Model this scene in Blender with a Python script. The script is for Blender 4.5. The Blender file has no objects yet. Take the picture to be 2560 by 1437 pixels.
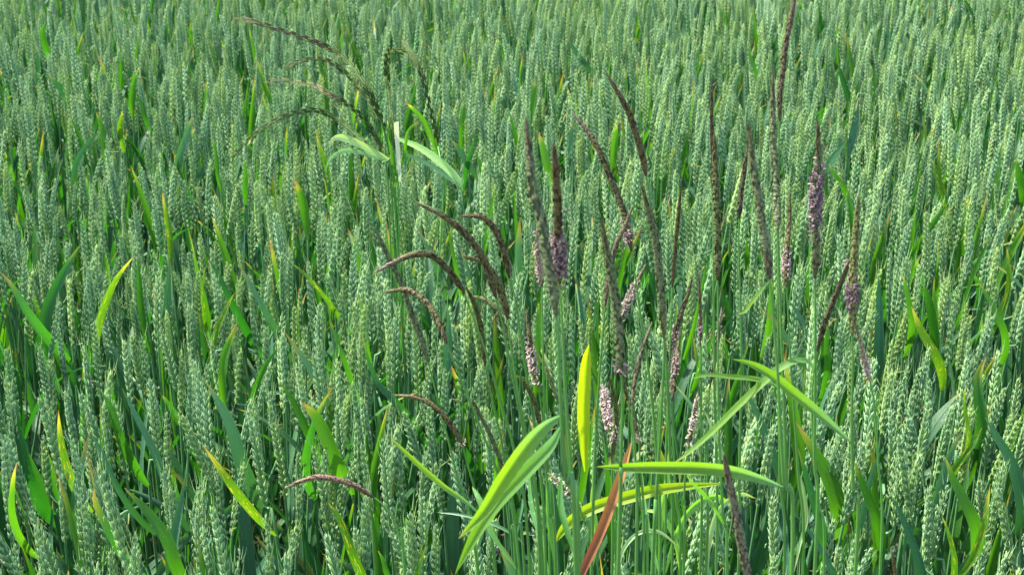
import bpy, math, random
from mathutils import Vector, Matrix, Euler, noise as mnoise
R = math.radians
random.seed(11)
C = bpy.context.scene.collection
scene = bpy.context.scene

# ------------------------------------------------------------------ camera
FPX = 3600.0                      # focal length in pixels of the 2560 px wide photograph
PITCH = R(21.5)
H = 0.72                          # height of the crop's canopy
CAMZ = H + 0.66
cam_d = bpy.data.cameras.new('camera')
cam = bpy.data.objects.new('camera', cam_d)
C.objects.link(cam)
scene.camera = cam
cam.location = (0, 0, CAMZ)
cam.rotation_euler = (math.pi / 2 - PITCH, 0, 0)
cam_d.sensor_width = 36
cam_d.lens = FPX / 2560 * 36
cam_d.clip_start = 0.02
cam_d.clip_end = 2000
cam_d.dof.use_dof = True
cam_d.dof.focus_distance = 1.25
cam_d.dof.aperture_fstop = 32

# ------------------------------------------------------------------ light
SUN_EL, SUN_AZ = R(60), R(-72)    # azimuth from +Y (the view direction), negative = to the left
w = bpy.data.worlds.new('World')
scene.world = w
w.use_nodes = True
nt = w.node_tree
bg = nt.nodes['Background']
sky = nt.nodes.new('ShaderNodeTexSky')
sky.sky_type = 'NISHITA'
sky.sun_disc = False
sky.sun_elevation = SUN_EL
sky.sun_rotation = SUN_AZ
nt.links.new(sky.outputs[0], bg.inputs[0])
bg.inputs[1].default_value = 0.14
sd = bpy.data.lights.new('sun', 'SUN')
sd.energy = 4.3
sd.angle = R(1.0)
sd.color = (1.0, 0.955, 0.85)
sun = bpy.data.objects.new('sun', sd)
C.objects.link(sun)
sdir = Vector((math.sin(SUN_AZ) * math.cos(SUN_EL), math.cos(SUN_AZ) * math.cos(SUN_EL), math.sin(SUN_EL)))
sun.rotation_euler = sdir.to_track_quat('Z', 'Y').to_euler()
sun.location = sdir * 20
scene.view_settings.view_transform = 'Standard'
scene.view_settings.look = 'None'
scene.view_settings.gamma = 1
scene.view_settings.use_curve_mapping = False
scene.view_settings.exposure = 1.90
scene.cycles.max_bounces = 8
scene.cycles.transmission_bounces = 6
scene.cycles.diffuse_bounces = 4
scene.cycles.use_denoising = True

# ------------------------------------------------------------------ geometry of the view
CP, SP = math.cos(PITCH), math.sin(PITCH)
def ray(px, py):
    u, v = (px - 1280) / FPX, -(py - 718.5) / FPX
    return Vector((u, CP + v * SP, -SP + v * CP))
def at_D(px, py, D):               # the point seen at (px, py) that stands D metres in front of the camera
    r = ray(px, py)
    return Vector((0, 0, CAMZ)) + r * (D / r.y)
def D_at_z(px, py, z):
    r = ray(px, py)
    return (z - CAMZ) / r.z * r.y
def project(p):
    q = Vector(p) - Vector((0, 0, CAMZ))
    zc = q.y * CP - q.z * SP
    return 1280 + FPX * q.x / zc, 718.5 - FPX * (q.y * SP + q.z * CP) / zc, zc

# ------------------------------------------------------------------ mesh helper
class MB:
    def __init__(s):
        s.v, s.f, s.uv, s.col, s.mi = [], [], [], [], []
    def vert(s, p, uv=(0, 0), col=(1, 1, 1)):
        s.v.append((p[0], p[1], p[2])); s.uv.append(uv); s.col.append((col[0], col[1], col[2], 1)); return len(s.v) - 1
    def face(s, idx, m=0):
        s.f.append(idx); s.mi.append(m)
    def add(s, o, M=None, m=None, colf=None):
        b = len(s.v)
        for k, p in enumerate(o.v):
            s.v.append(tuple(M @ Vector(p)) if M is not None else p)
        s.uv += o.uv
        s.col += o.col if colf is None else [colf(c) for c in o.col]
        s.f += [tuple(i + b for i in f) for f in o.f]
        s.mi += o.mi if m is None else [m] * len(o.f)
        return s
    def mesh(s, name, mats, smooth=True):
        me = bpy.data.meshes.new(name)
        me.from_pydata(s.v, [], s.f)
        uvl = me.uv_layers.new(name='UVMap')
        vi = [0] * len(me.loops); me.loops.foreach_get('vertex_index', vi)
        flat = [c for i in vi for c in s.uv[i]]
        uvl.data.foreach_set('uv', flat)
        at = me.color_attributes.new('Col', 'FLOAT_COLOR', 'POINT')
        at.data.foreach_set('color', [c for q in s.col for c in q])
        me.polygons.foreach_set('material_index', s.mi)
        me.polygons.foreach_set('use_smooth', [smooth] * len(s.f))
        for m in mats: me.materials.append(m)
        me.update()
        return me

def link(name, me, parent=None, M=None):
    o = bpy.data.objects.new(name, me)
    C.objects.link(o)
    if parent is not None: o.parent = parent
    if M is not None: o.matrix_local = M
    return o
def thing(name, loc, label, cat, group=None, me=None):
    o = bpy.data.objects.new(name, me)
    C.objects.link(o)
    o.location = loc
    o['label'] = label; o['category'] = cat; o['kind'] = 'thing'
    if group: o['group'] = group
    return o

def frame(t, up=Vector((0, -1, 0))):
    t = t.normalized()
    x = up.cross(t)
    if x.length < 1e-4: x = Vector((1, 0, 0)).cross(t)
    x.normalize()
    y = t.cross(x)
    return x, y
def spline(pts, n):                # Catmull-Rom through pts
    P = [2 * pts[0] - pts[1]] + list(pts) + [2 * pts[-1] - pts[-2]]
    out = []
    segs = len(pts) - 1
    for k in range(n + 1):
        t = k / n * segs
        i = min(int(t), segs - 1); u = t - i
        a, b, c, d = P[i], P[i + 1], P[i + 2], P[i + 3]
        out.append(0.5 * ((2 * b) + (c - a) * u + (2 * a - 5 * b + 4 * c - d) * u * u + (3 * b - a - 3 * c + d) * u ** 3))
    return out
def tube(mb, pts, rf, sides=6, col=(1, 1, 1), m=0, colf=None):
    n = len(pts); rings = []
    for i, p in enumerate(pts):
        t = (pts[min(i + 1, n - 1)] - pts[max(i - 1, 0)])
        x, y = frame(t)
        r = rf(i / (n - 1)) if callable(rf) else rf
        cc = colf(i / (n - 1)) if colf else col
        rings.append([mb.vert(p + (x * math.cos(a) + y * math.sin(a)) * r, (k / sides, i / (n - 1)), cc)
                      for k in range(sides) for a in (2 * math.pi * k / sides,)])
    for i in range(n - 1):
        for k in range(sides):
            k2 = (k + 1) % sides
            mb.face((rings[i][k], rings[i][k2], rings[i + 1][k2], rings[i + 1][k]), m)
    return mb
def blade(mb, pts, wf, nrm, fold=0.22, m=0, ripple=0.0, cols=4, twist=0.0):
    """pts base->tip, wf(t) full width, nrm(t, tangent) the blade's upper side"""
    n = len(pts); rows = []
    for i, p in enumerate(pts):
        t = i / (n - 1)
        tg = (pts[min(i + 1, n - 1)] - pts[max(i - 1, 0)]).normalized()
        nn = nrm(t, tg)
        nn = nn - tg * nn.dot(tg)
        if nn.length < 1e-5: nn = frame(tg)[1]
        nn.normalize()
        if twist:
            nn = Matrix.Rotation(twist * t, 3, tg) @ nn
        s = tg.cross(nn)
        wd = wf(t)
        row = []
        for k in range(cols + 1):
            u = k / cols * 2 - 1
            lift = wd * fold * (abs(u) ** 1.3 - 0.5) + ripple * wd * math.sin(t * 31 + u * 2) * abs(u)
            row.append(mb.vert(p + s * (u * wd / 2) + nn * lift, (k / cols, t)))
        rows.append(row)
    for i in range(n - 1):
        for k in range(cols):
            mb.face((rows[i][k], rows[i][k + 1], rows[i + 1][k + 1], rows[i + 1][k]), m)
    return mb
def wprof(w, base=0.55, peak=0.35, pw=2.5):
    def f(t):
        if t < peak:
            q = t / peak
            return w * (base + (1 - base) * math.sin(q * math.pi / 2))
        q = (t - peak) / (1 - peak)
        return w * max(0.03, (1 - q ** pw))
    return f

# ------------------------------------------------------------------ materials
def N(nt, t, **kw):
    n = nt.nodes.new(t)
    for k, v in kw.items():
        if k == 'inp':
            for a, b in v.items(): n.inputs[a].default_value = b
        else: setattr(n, k, v)
    return n
def rgba(c): return (c[0], c[1], c[2], 1)
def mixc(nt, fac, a, b, mode='MIX'):
    n = nt.nodes.new('ShaderNodeMix'); n.data_type = 'RGBA'; n.blend_type = mode
    for s, v in ((0, fac), (6, a), (7, b)):
        if isinstance(v, bpy.types.NodeSocket): nt.links.new(v, n.inputs[s])
        else: n.inputs[s].default_value = rgba(v) if s else v
    return n.outputs[2]
def maths(nt, op, a, b=None, c=None):
    n = nt.nodes.new('ShaderNodeMath'); n.operation = op
    for i, v in enumerate((a, b, c)):
        if v is None: continue
        if isinstance(v, bpy.types.NodeSocket): nt.links.new(v, n.inputs[i])
        else: n.inputs[i].default_value = v
    return n.outputs[0]
def smooth(nt, v, lo, hi, a=0.0, b=1.0):
    n = nt.nodes.new('ShaderNodeMapRange'); n.interpolation_type = 'SMOOTHSTEP'
    nt.links.new(v, n.inputs[0])
    for i, q in ((1, lo), (2, hi), (3, a), (4, b)): n.inputs[i].default_value = q
    return n.outputs[0]
def finish(nt, base, trans, tf, rough, spec, bump=None, coat=0.0, bstr=0.3, bdist=0.0004):
    out = nt.nodes['Material Output']; pr = nt.nodes['Principled BSDF']
    pr.inputs['Roughness'].default_value = rough
    pr.inputs['Specular IOR Level'].default_value = spec
    nt.links.new(base, pr.inputs['Base Color'])
    tr = nt.nodes.new('ShaderNodeBsdfTranslucent'); nt.links.new(trans, tr.inputs[0])
    mx = nt.nodes.new('ShaderNodeMixShader'); mx.inputs[0].default_value = tf
    nt.links.new(pr.outputs[0], mx.inputs[1]); nt.links.new(tr.outputs[0], mx.inputs[2])
    nt.links.new(mx.outputs[0], out.inputs[0])
    if bump is not None:
        b = nt.nodes.new('ShaderNodeBump'); b.inputs['Strength'].default_value = bstr; b.inputs['Distance'].default_value = bdist
        nt.links.new(bump, b.inputs['Height'])
        nt.links.new(b.outputs[0], pr.inputs['Normal']); nt.links.new(b.outputs[0], tr.inputs['Normal'])

def leaf_material(name, refl, trans, tf=0.45, tip=0.5, tipstart=0.8, spots=0.0, rough=0.42, spec=0.45, tipcol=(0.5, 0.42, 0.03), tipend=(0.40, 0.16, 0.05), vein=0.18, basecol=None):
    m = bpy.data.materials.new(name); m.use_nodes = True; nt = m.node_tree
    uv = nt.nodes.new('ShaderNodeUVMap'); sp = nt.nodes.new('ShaderNodeSeparateXYZ'); nt.links.new(uv.outputs[0], sp.inputs[0])
    u, v = sp.outputs[0], sp.outputs[1]
    oi = nt.nodes.new('ShaderNodeObjectInfo'); rnd = oi.outputs['Random']
    geo = nt.nodes.new('ShaderNodeNewGeometry')
    no = N(nt, 'ShaderNodeTexNoise', inp={'Scale': 38.0, 'Detail': 4.0, 'Roughness': 0.6}); nt.links.new(geo.outputs['Position'], no.inputs['Vector'])
    # streaks along the blade
    cmb = nt.nodes.new('ShaderNodeCombineXYZ')
    nt.links.new(maths(nt, 'MULTIPLY', u, 26.0), cmb.inputs[0]); nt.links.new(maths(nt, 'MULTIPLY', v, 5.0), cmb.inputs[1]); nt.links.new(maths(nt, 'MULTIPLY', rnd, 40.0), cmb.inputs[2])
    st = N(nt, 'ShaderNodeTexNoise', inp={'Scale': 1.0, 'Detail': 3.0, 'Roughness': 0.65}); nt.links.new(cmb.outputs[0], st.inputs['Vector'])
    veins = maths(nt, 'SINE', maths(nt, 'MULTIPLY', u, 75.0))
    mid = smooth(nt, maths(nt, 'ABSOLUTE', maths(nt, 'SUBTRACT', u, 0.5)), 0.0, 0.07, 1.0, 0.0)
    var = maths(nt, 'ADD', maths(nt, 'MULTIPLY', st.outputs[0], 0.75), maths(nt, 'MULTIPLY', rnd, 0.5))
    dark = tuple(c * k for c, k in zip(refl, (0.66, 0.78, 0.85)))
    lite = tuple(min(1, c * k) for c, k in zip(refl, (1.6, 1.35, 1.2)))
    var = smooth(nt, var, 0.30, 0.95)
    base = mixc(nt, var, dark, lite)
    edge = smooth(nt, maths(nt, 'ABSOLUTE', maths(nt, 'SUBTRACT', u, 0.5)), 0.43, 0.5, 0.0, 0.5)
    base = mixc(nt, edge, base, tuple(min(1, c * 1.7 + 0.06) for c in refl))
    spk = N(nt, 'ShaderNodeTexNoise', inp={'Scale': 420.0, 'Detail': 2.0}); nt.links.new(geo.outputs['Position'], spk.inputs['Vector'])
    spm = smooth(nt, spk.outputs[0], 0.66, 0.74, 0.0, 0.7)
    base = mixc(nt, spm, base, tuple(min(1, c * 1.8 + 0.10) for c in refl))
    base = mixc(nt, maths(nt, 'MULTIPLY', mid, 0.35), base, tuple(min(1, c * 1.6 + 0.02) for c in refl))
    dt = tuple(c * k for c, k in zip(trans, (0.5, 0.66, 0.7)))
    tr = mixc(nt, var, dt, tuple(min(1, c * k) for c, k in zip(trans, (1.45, 1.12, 1.0))))
    tr = mixc(nt, maths(nt, 'MULTIPLY', maths(nt, 'MULTIPLY', maths(nt, 'ADD', veins, 1.0), 0.5), vein), tr, tuple(c * 0.55 for c in trans))
    if spots > 0:
        c2 = nt.nodes.new('ShaderNodeCombineXYZ')
        nt.links.new(maths(nt, 'MULTIPLY', u, 5.0), c2.inputs[0]); nt.links.new(maths(nt, 'MULTIPLY', v, 11.0), c2.inputs[1]); nt.links.new(maths(nt, 'MULTIPLY', rnd, 17.0), c2.inputs[2])
        s2 = N(nt, 'ShaderNodeTexNoise', inp={'Scale': 1.3, 'Detail': 6.0, 'Roughness': 0.7}); nt.links.new(c2.outputs[0], s2.inputs['Vector'])
        sm = maths(nt, 'MULTIPLY', smooth(nt, s2.outputs[0], 0.56, 0.63), smooth(nt, v, 0.15, 0.6, 0.25, 1.0))
        sm = maths(nt, 'MULTIPLY', sm, spots)
        base = mixc(nt, sm, base, (0.62, 0.50, 0.03)); tr = mixc(nt, sm, tr, (0.8, 0.6, 0.02))
        so = smooth(nt, s2.outputs[0], 0.62, 0.66)
        so = maths(nt, 'MULTIPLY', so, spots)
        base = mixc(nt, so, base, (0.5, 0.22, 0.05)); tr = mixc(nt, so, tr, (0.6, 0.22, 0.03))
    if basecol:
        bm = smooth(nt, v, 0.0, 0.55, 1.0, 0.0)
        base = mixc(nt, bm, base, basecol); tr = mixc(nt, bm, tr, basecol)
    if tip > 0:
        vv = maths(nt, 'ADD', v, maths(nt, 'MULTIPLY', maths(nt, 'SUBTRACT', st.outputs[0], 0.5), 0.25))
        vv = maths(nt, 'ADD', vv, maths(nt, 'MULTIPLY', maths(nt, 'SUBTRACT', rnd, 0.5), 0.22))
        tm = maths(nt, 'MULTIPLY', smooth(nt, vv, tipstart, 1.0), tip)
        base = mixc(nt, tm, base, tipcol); tr = mixc(nt, tm, tr, tuple(min(1, c * 1.3) for c in tipcol))
        te = maths(nt, 'MULTIPLY', smooth(nt, vv, 0.96, 1.04), min(1, tip * 1.3))
        base = mixc(nt, te, base, tipend); tr = mixc(nt, te, tr, tipend)
    finish(nt, base, tr, tf, rough, spec, veins, bstr=0.35, bdist=0.00025)
    return m

M_WLEAF = leaf_material('wheat_leaf_green', (0.040, 0.125, 0.05), (0.036, 0.22, 0.005), 0.45, tip=0.4, tipstart=0.86)
M_WLEAF2 = leaf_material('wheat_leaf_glaucous', (0.065, 0.17, 0.09), (0.05, 0.22, 0.025), 0.24, rough=0.5, tip=0.4, tipstart=0.88)
M_WLEAFB = leaf_material('wheat_leaf_bright', (0.045, 0.15, 0.02), (0.068, 0.27, 0.004), 0.52, tip=0.6, tipstart=0.84)
M_WSPOT = leaf_material('wheat_leaf_spotted', (0.055, 0.16, 0.02), (0.10, 0.28, 0.004), 0.50, tip=0.9, tipstart=0.80, spots=0.8)
M_LIME = leaf_material('grass_blade_lime', (0.15, 0.30, 0.06), (0.31, 0.56, 0.007), 0.60, tip=0.6, tipstart=0.85, vein=0.3, tipcol=(0.45, 0.36, 0.05), basecol=(0.14, 0.32, 0.09))
M_YLIME = leaf_material('grass_blade_yellow', (0.26, 0.38, 0.03), (0.45, 0.62, 0.004), 0.60, tip=0.4, tipstart=0.88, vein=0.25)
M_GRASS = leaf_material('grass_blade_green', (0.14, 0.30, 0.10), (0.30, 0.72, 0.02), 0.5, tip=0.5, tipstart=0.85)
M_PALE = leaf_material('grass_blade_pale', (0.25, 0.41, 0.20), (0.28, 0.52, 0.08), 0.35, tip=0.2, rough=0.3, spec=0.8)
M_SHINE = leaf_material('ryegrass_blade_painted_sheen', (0.62, 0.70, 0.58), (0.4, 0.55, 0.2), 0.25, tip=0.0, rough=0.25, spec=0.9)  # white sheen painted into the base colour, on top of the real gloss
M_GRASS2 = leaf_material('ryegrass_blade_green', (0.22, 0.38, 0.17), (0.36, 0.85, 0.02), 0.5, tip=0.0)
M_RUST = leaf_material('grass_blade_rust', (0.30, 0.125, 0.04), (0.42, 0.16, 0.035), 0.35, tip=0.9, tipstart=0.30, spots=0.0, tipcol=(0.13, 0.028, 0.02), tipend=(0.15, 0.03, 0.02), basecol=(0.42, 0.22, 0.06), vein=0.6)
M_STRAW = leaf_material('grass_blade_straw', (0.50, 0.42, 0.28), (0.5, 0.4, 0.2), 0.35, tip=0.3)

def stem_material(name, col, rough=0.45, tf=0.12):
    m = bpy.data.materials.new(name); m.use_nodes = True; nt = m.node_tree
    geo = nt.nodes.new('ShaderNodeNewGeometry'); oi = nt.nodes.new('ShaderNodeObjectInfo')
    mp = N(nt, 'ShaderNodeMapping'); mp.inputs['Scale'].default_value = (900, 900, 25); nt.links.new(geo.outputs['Position'], mp.inputs[0])
    no = N(nt, 'ShaderNodeTexNoise', inp={'Scale': 1.0, 'Detail': 2.0}); nt.links.new(mp.outputs[0], no.inputs['Vector'])
    var = maths(nt, 'ADD', maths(nt, 'MULTIPLY', no.outputs[0], 0.7), maths(nt, 'MULTIPLY', oi.outputs['Random'], 0.45))
    base = mixc(nt, var, tuple(c * 0.7 for c in col), tuple(c * 1.35 for c in col))
    finish(nt, base, base, tf, rough, 0.5, no.outputs[0], bstr=0.2, bdist=0.0002)
    return m
M_STEM = stem_material('wheat_stem', (0.09, 0.23, 0.08))
M_BSTEM = stem_material('grass_stem', (0.075, 0.225, 0.035))

def ear_material(name, dark, pale, yellow):
    m = bpy.data.materials.new(name); m.use_nodes = True; nt = m.node_tree
    at = nt.nodes.new('ShaderNodeAttribute'); at.attribute_name = 'Col'
    sp = nt.nodes.new('ShaderNodeSeparateColor'); nt.links.new(at.outputs['Color'], sp.inputs[0])
    tipf, hgt, fr = sp.outputs[0], sp.outputs[1], sp.outputs[2]
    oi = nt.nodes.new('ShaderNodeObjectInfo'); rnd = oi.outputs['Random']
    tc = nt.nodes.new('ShaderNodeTexCoord')
    no = N(nt, 'ShaderNodeTexNoise', inp={'Scale': 420.0, 'Detail': 3.0, 'Roughness': 0.6}); nt.links.new(tc.outputs['Object'], no.inputs['Vector'])
    f = maths(nt, 'ADD', maths(nt, 'MULTIPLY', tipf, 0.75), maths(nt, 'MULTIPLY', maths(nt, 'SUBTRACT', no.outputs[0], 0.5), 0.7))
    f = maths(nt, 'ADD', f, maths(nt, 'MULTIPLY', maths(nt, 'SUBTRACT', fr, 0.5), 0.35))
    base = mixc(nt, f, dark, pale)
    yf = maths(nt, 'MULTIPLY', smooth(nt, rnd, 0.45, 1.0), 0.55)
    yf = maths(nt, 'ADD', yf, maths(nt, 'MULTIPLY', smooth(nt, hgt, 0.72, 1.0), 0.35))
    base = mixc(nt, yf, base, yellow)
    # whitish bloom, more on some plants
    wf = N(nt, 'ShaderNodeTexNoise', inp={'Scale': 5.0, 'Detail': 2.0}); geo = nt.nodes.new('ShaderNodeNewGeometry'); nt.links.new(geo.outputs['Position'], wf.inputs['Vector'])
    base = mixc(nt, smooth(nt, wf.outputs[0], 0.4, 0.65, 0.0, 0.28), base, (0.25, 0.43, 0.27))
    finish(nt, base, mixc(nt, 0.55, base, (0.20, 0.42, 0.05)), 0.22, 0.42, 0.5, no.outputs[0], bstr=0.5, bdist=0.0005)
    return m
M_EAR = ear_material('wheat_ear', (0.13, 0.285, 0.088), (0.46, 0.63, 0.32), (0.42, 0.55, 0.12))

def organic(name, tf=0.15, rough=0.6):
    m = bpy.data.materials.new(name); m.use_nodes = True; nt = m.node_tree
    at = nt.nodes.new('ShaderNodeAttribute'); at.attribute_name = 'Col'
    tc = nt.nodes.new('ShaderNodeTexCoord')
    no = N(nt, 'ShaderNodeTexNoise', inp={'Scale': 900.0, 'Detail': 2.0}); nt.links.new(tc.outputs['Object'], no.inputs['Vector'])
    k = mixc(nt, 1.0, at.outputs['Color'], mixc(nt, no.outputs[0], (0.75, 0.75, 0.75), (1.2, 1.2, 1.2)), 'MULTIPLY')
    finish(nt, k, k, tf, rough, 0.35)
    return m
M_ORG = organic('grass_flower_spike')
M_INSECT = organic('insect_shell', 0.0, 0.3)
M_ANTH = organic('anther', 0.3, 0.5)

# ------------------------------------------------------------------ ground
def ground():
    m = bpy.data.materials.new('soil'); m.use_nodes = True; nt = m.node_tree
    tc = nt.nodes.new('ShaderNodeTexCoord')
    n1 = N(nt, 'ShaderNodeTexNoise', inp={'Scale': 9.0, 'Detail': 10.0, 'Roughness': 0.65}); nt.links.new(tc.outputs['Object'], n1.inputs['Vector'])
    base = mixc(nt, n1.outputs[0], (0.035, 0.024, 0.016), (0.11, 0.08, 0.055))
    pr = nt.nodes['Principled BSDF']; nt.links.new(base, pr.inputs['Base Color']); pr.inputs['Roughness'].default_value = 0.95
    b = nt.nodes.new('ShaderNodeBump'); b.inputs['Distance'].default_value = 0.02; nt.links.new(n1.outputs[0], b.inputs['Height']); nt.links.new(b.outputs[0], pr.inputs['Normal'])
    mb = MB()
    xs = [-600, -60, -12] + [-6 + i * 0.4 for i in range(31)] + [12, 60, 600]
    ys = [-600, -60, -6] + [-1 + i * 0.4 for i in range(31)] + [20, 60, 600]
    idx = {}
    for i, x in enumerate(xs):
        for j, y in enumerate(ys):
            z = 0.012 * mnoise.noise(Vector((x * 1.7, y * 1.7, 0))) if abs(x) < 7 and -2 < y < 12 else 0
            idx[i, j] = mb.vert((x, y, z - 0.006), (x, y))
    for i in range(len(xs) - 1):
        for j in range(len(ys) - 1):
            mb.face((idx[i, j], idx[i + 1, j], idx[i + 1, j + 1], idx[i, j + 1]))
    o = link('ground', mb.mesh('ground', [m])); o['kind'] = 'structure'
ground()

# ------------------------------------------------------------------ wheat ear
def floret(L, W, T, tipL=0.0, sides=6):
    """pointed plump husk along +Z, base at the origin; colour r = paleness towards tip and edge"""
    mb = MB()
    prof = [(0.0, 0.35, 0.0), (0.16, 0.82, 0.0), (0.38, 1.0, 0.1), (0.62, 0.86, 0.35), (0.82, 0.5, 0.75), (0.95, 0.2, 1.0)]
    rr = []
    f = random.random()
    for (z, r, c) in prof:
        row = []
        for k in range(sides):
            a = 2 * math.pi * k / sides
            edge = abs(math.cos(a))
            row.append(mb.vert((math.cos(a) * r * W / 2, math.sin(a) * r * T / 2 + 0.08 * T * math.sin(z * 3), z * L), (k / sides, z), (min(1, c * 0.9 + 0.25 * edge * edge), 0.5, f)))
        rr.append(row)
    for i in range(len(rr) - 1):
        for k in range(sides):
            mb.face((rr[i][k], rr[i][(k + 1) % sides], rr[i + 1][(k + 1) % sides], rr[i + 1][k]))
    tip = mb.vert((0, 0.02 * T, L * 1.0 + tipL), (0, 1), (1, 0.5, f))
    for k in range(sides): mb.face((rr[-1][k], rr[-1][(k + 1) % sides], tip))
    return mb
def spikelet_mb(var, sz=1.0, anthers=0):
    """a fan of husks: the fan spreads in Y, leans out to +X; along +Z"""
    mb = MB()
    rs = random.Random(var * 7 + 3)
    def put(ay, ax, y, x, z, L, W, T, tipL, spin=0.0):
        M = Matrix.Translation((x, y, z)) @ Matrix.Rotation(ay, 4, 'X') @ Matrix.Rotation(ax, 4, 'Y') @ Matrix.Rotation(spin, 4, 'Z')
        mb.add(floret(L * sz, W * sz, T * sz, tipL), M)
    for sgn in (-1, 1):
        put(-sgn * rs.uniform(0.30, 0.44), rs.uniform(0.22, 0.34), sgn * 0.0016 * sz, 0.001, 0, 0.0086, 0.0040, 0.0030, 0.0008, 0.6 * sgn)   # glumes
        put(-sgn * rs.uniform(0.20, 0.32), rs.uniform(0.34, 0.50), sgn * 0.0012 * sz, 0.0014, 0.0014, 0.0098, 0.0040, 0.0032, rs.uniform(0.001, 0.0028))
    put(rs.uniform(-.1, .1), rs.uniform(0.40, 0.60), 0, 0.0020, 0.0024, 0.0094, 0.0038, 0.0034, rs.uniform(0.0005, 0.002))
    for k in range(anthers):
        y = rs.uniform(-0.005, 0.005); x = rs.uniform(0.004, 0.0065); z = rs.uniform(0.003, 0.009)
        b = MB(); tube(b, [Vector((x, y, z)), Vector((x + 0.0008, y * 1.15, z - 0.0012)), Vector((x + 0.001, y * 1.2, z - 0.0034))], 0.0004, 4, (1.0, 0.9, 1.0))
        mb.add(b)
    return mb
def slim(mb):
    mb.v = [(p[0] * 0.88, p[1] * 0.88, p[2] * 1.08) for p in mb.v]
    return mb
SPK = [slim(spikelet_mb(k, 0.75, (0, 1, 0, 2, 0, 1)[k])) for k in range(6)]

EARS = []
def ear_layout(v):
    rs = random.Random(100 + v)
    n = rs.choice([17, 20, 21, 22, 23, 24, 25])
    lean0 = 0.0
    wide = rs.choice([0.84, 0.92, 1.0, 1.0, 1.08])
    curv = rs.choice([0, 0, 0, 0.03, 0.05, 0.1, -0.05])
    step = rs.uniform(0.0039, 0.0048)
    p = Vector((0, 0, 0)); ang = lean0
    out, axis = [], []
    for i in range(n):
        t = i / (n - 1)
        ang += curv / n * 2
        d = Vector((math.sin(ang), 0, math.cos(ang)))
        axis.append(p.copy())
        s = 1 if i % 2 else -1
        size = 0.70 + 0.36 * math.sin(min(1, t * 1.9 + 0.12) * math.pi / 2) - 0.40 * max(0, t - 0.5) / 0.5
        size *= rs.uniform(0.93, 1.07) * wide
        Mx = Matrix.Translation(p) @ Matrix.Rotation(ang, 4, 'Y')
        tw = rs.uniform(-.1, .1)
        if i == n - 1:
            Ms = Mx @ Matrix.Rotation(math.pi / 2 + tw, 4, 'Z') @ Matrix.Rotation(-0.42, 4, 'Y') @ Matrix.Scale(size, 4)
        else:
            Ms = Mx @ Matrix.Rotation((0 if s > 0 else math.pi) + tw, 4, 'Z') @ Matrix.Translation((0.0005, 0, 0)) @ Matrix.Rotation(-0.13 * t, 4, 'Y') @ Matrix.Scale(size, 4)
        out.append((Ms, rs.randrange(6), t))
        p = p + d * step * (1.05 - 0.2 * t)
    axis.append(p)
    awns = []
    for k in range(rs.choice([5, 8, 12, 16])):
        i = rs.randrange(int(n * 0.55), n)
        a = rs.uniform(0, 2 * math.pi)
        b = axis[i] + Vector((math.cos(a) * 0.004, math.sin(a) * 0.004, 0.007))
        L = rs.uniform(0.005, 0.017) * (0.5 + i / n * 0.7)
        awns.append((b, b + Vector((math.cos(a) * 0.22, math.sin(a) * 0.22, 1)) * L * 0.5, b + Vector((math.cos(a) * 0.16 + rs.uniform(-.15, .15), math.sin(a) * 0.16, 1)) * L))
    return out, axis, awns
NV = 16
for v in range(NV):
    lay, axis, awns = ear_layout(v)
    core = MB()
    tube(core, axis, lambda t: 0.0016 * (1 - 0.6 * t), 5, (0.2, 0.5, 0.5))
    for a in awns: tube(core, list(a), lambda t: 0.00042 * (1 - 0.75 * t), 3, (1.0, 0.9, 0.8))
    full = MB(); full.add(core)
    for (Ms, k, t) in lay:
        full.add(SPK[k], Ms, colf=lambda c, t=t: (c[0], t, c[2], 1))
    EARS.append(dict(lay=lay, core=core, full=full,
                     me_core=core.mesh('ear_core', [M_EAR]), me_full=full.mesh('ear', [M_EAR])))
SPK_ME = [s.mesh('spikelet', [M_EAR]) for s in SPK]

# ------------------------------------------------------------------ wheat plant variants: stem, ear, leaves
LEAFMATS = [M_WLEAF, M_WLEAF2, M_WLEAFB, M_WSPOT]
PLANTS = []
def curve_leaf(rs, z0, L, wid, az, a0, a1, out=0.0):
    """leaf from the stem at height z0, leaving at a0 from the vertical and ending at a1"""
    n = 12; p = Vector((0, 0, z0)); pts = [p.copy()]
    d = Vector((math.cos(az), math.sin(az), 0)); side = Vector((-math.sin(az), math.cos(az), 0))
    sw = rs.uniform(-0.25, 0.25)
    for i in range(n):
        t = (i + 1) / n
        a = a0 + (a1 - a0) * t ** 1.8
        p = p + (d * math.sin(a) + Vector((0, 0, 1)) * math.cos(a) + side * sw * t * 0.4).normalized() * L / n
        pts.append(p.copy())
    mb = MB()
    nr = -d + Vector((0, 0, 0.3))
    blade(mb, pts, wprof(wid), lambda t, tg: nr, fold=rs.uniform(0.12, 0.3), twist=rs.choice([0, 0.5, -0.7, 1.2, -1.4, 2.2]), ripple=rs.uniform(0, 0.05))
    return mb
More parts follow.
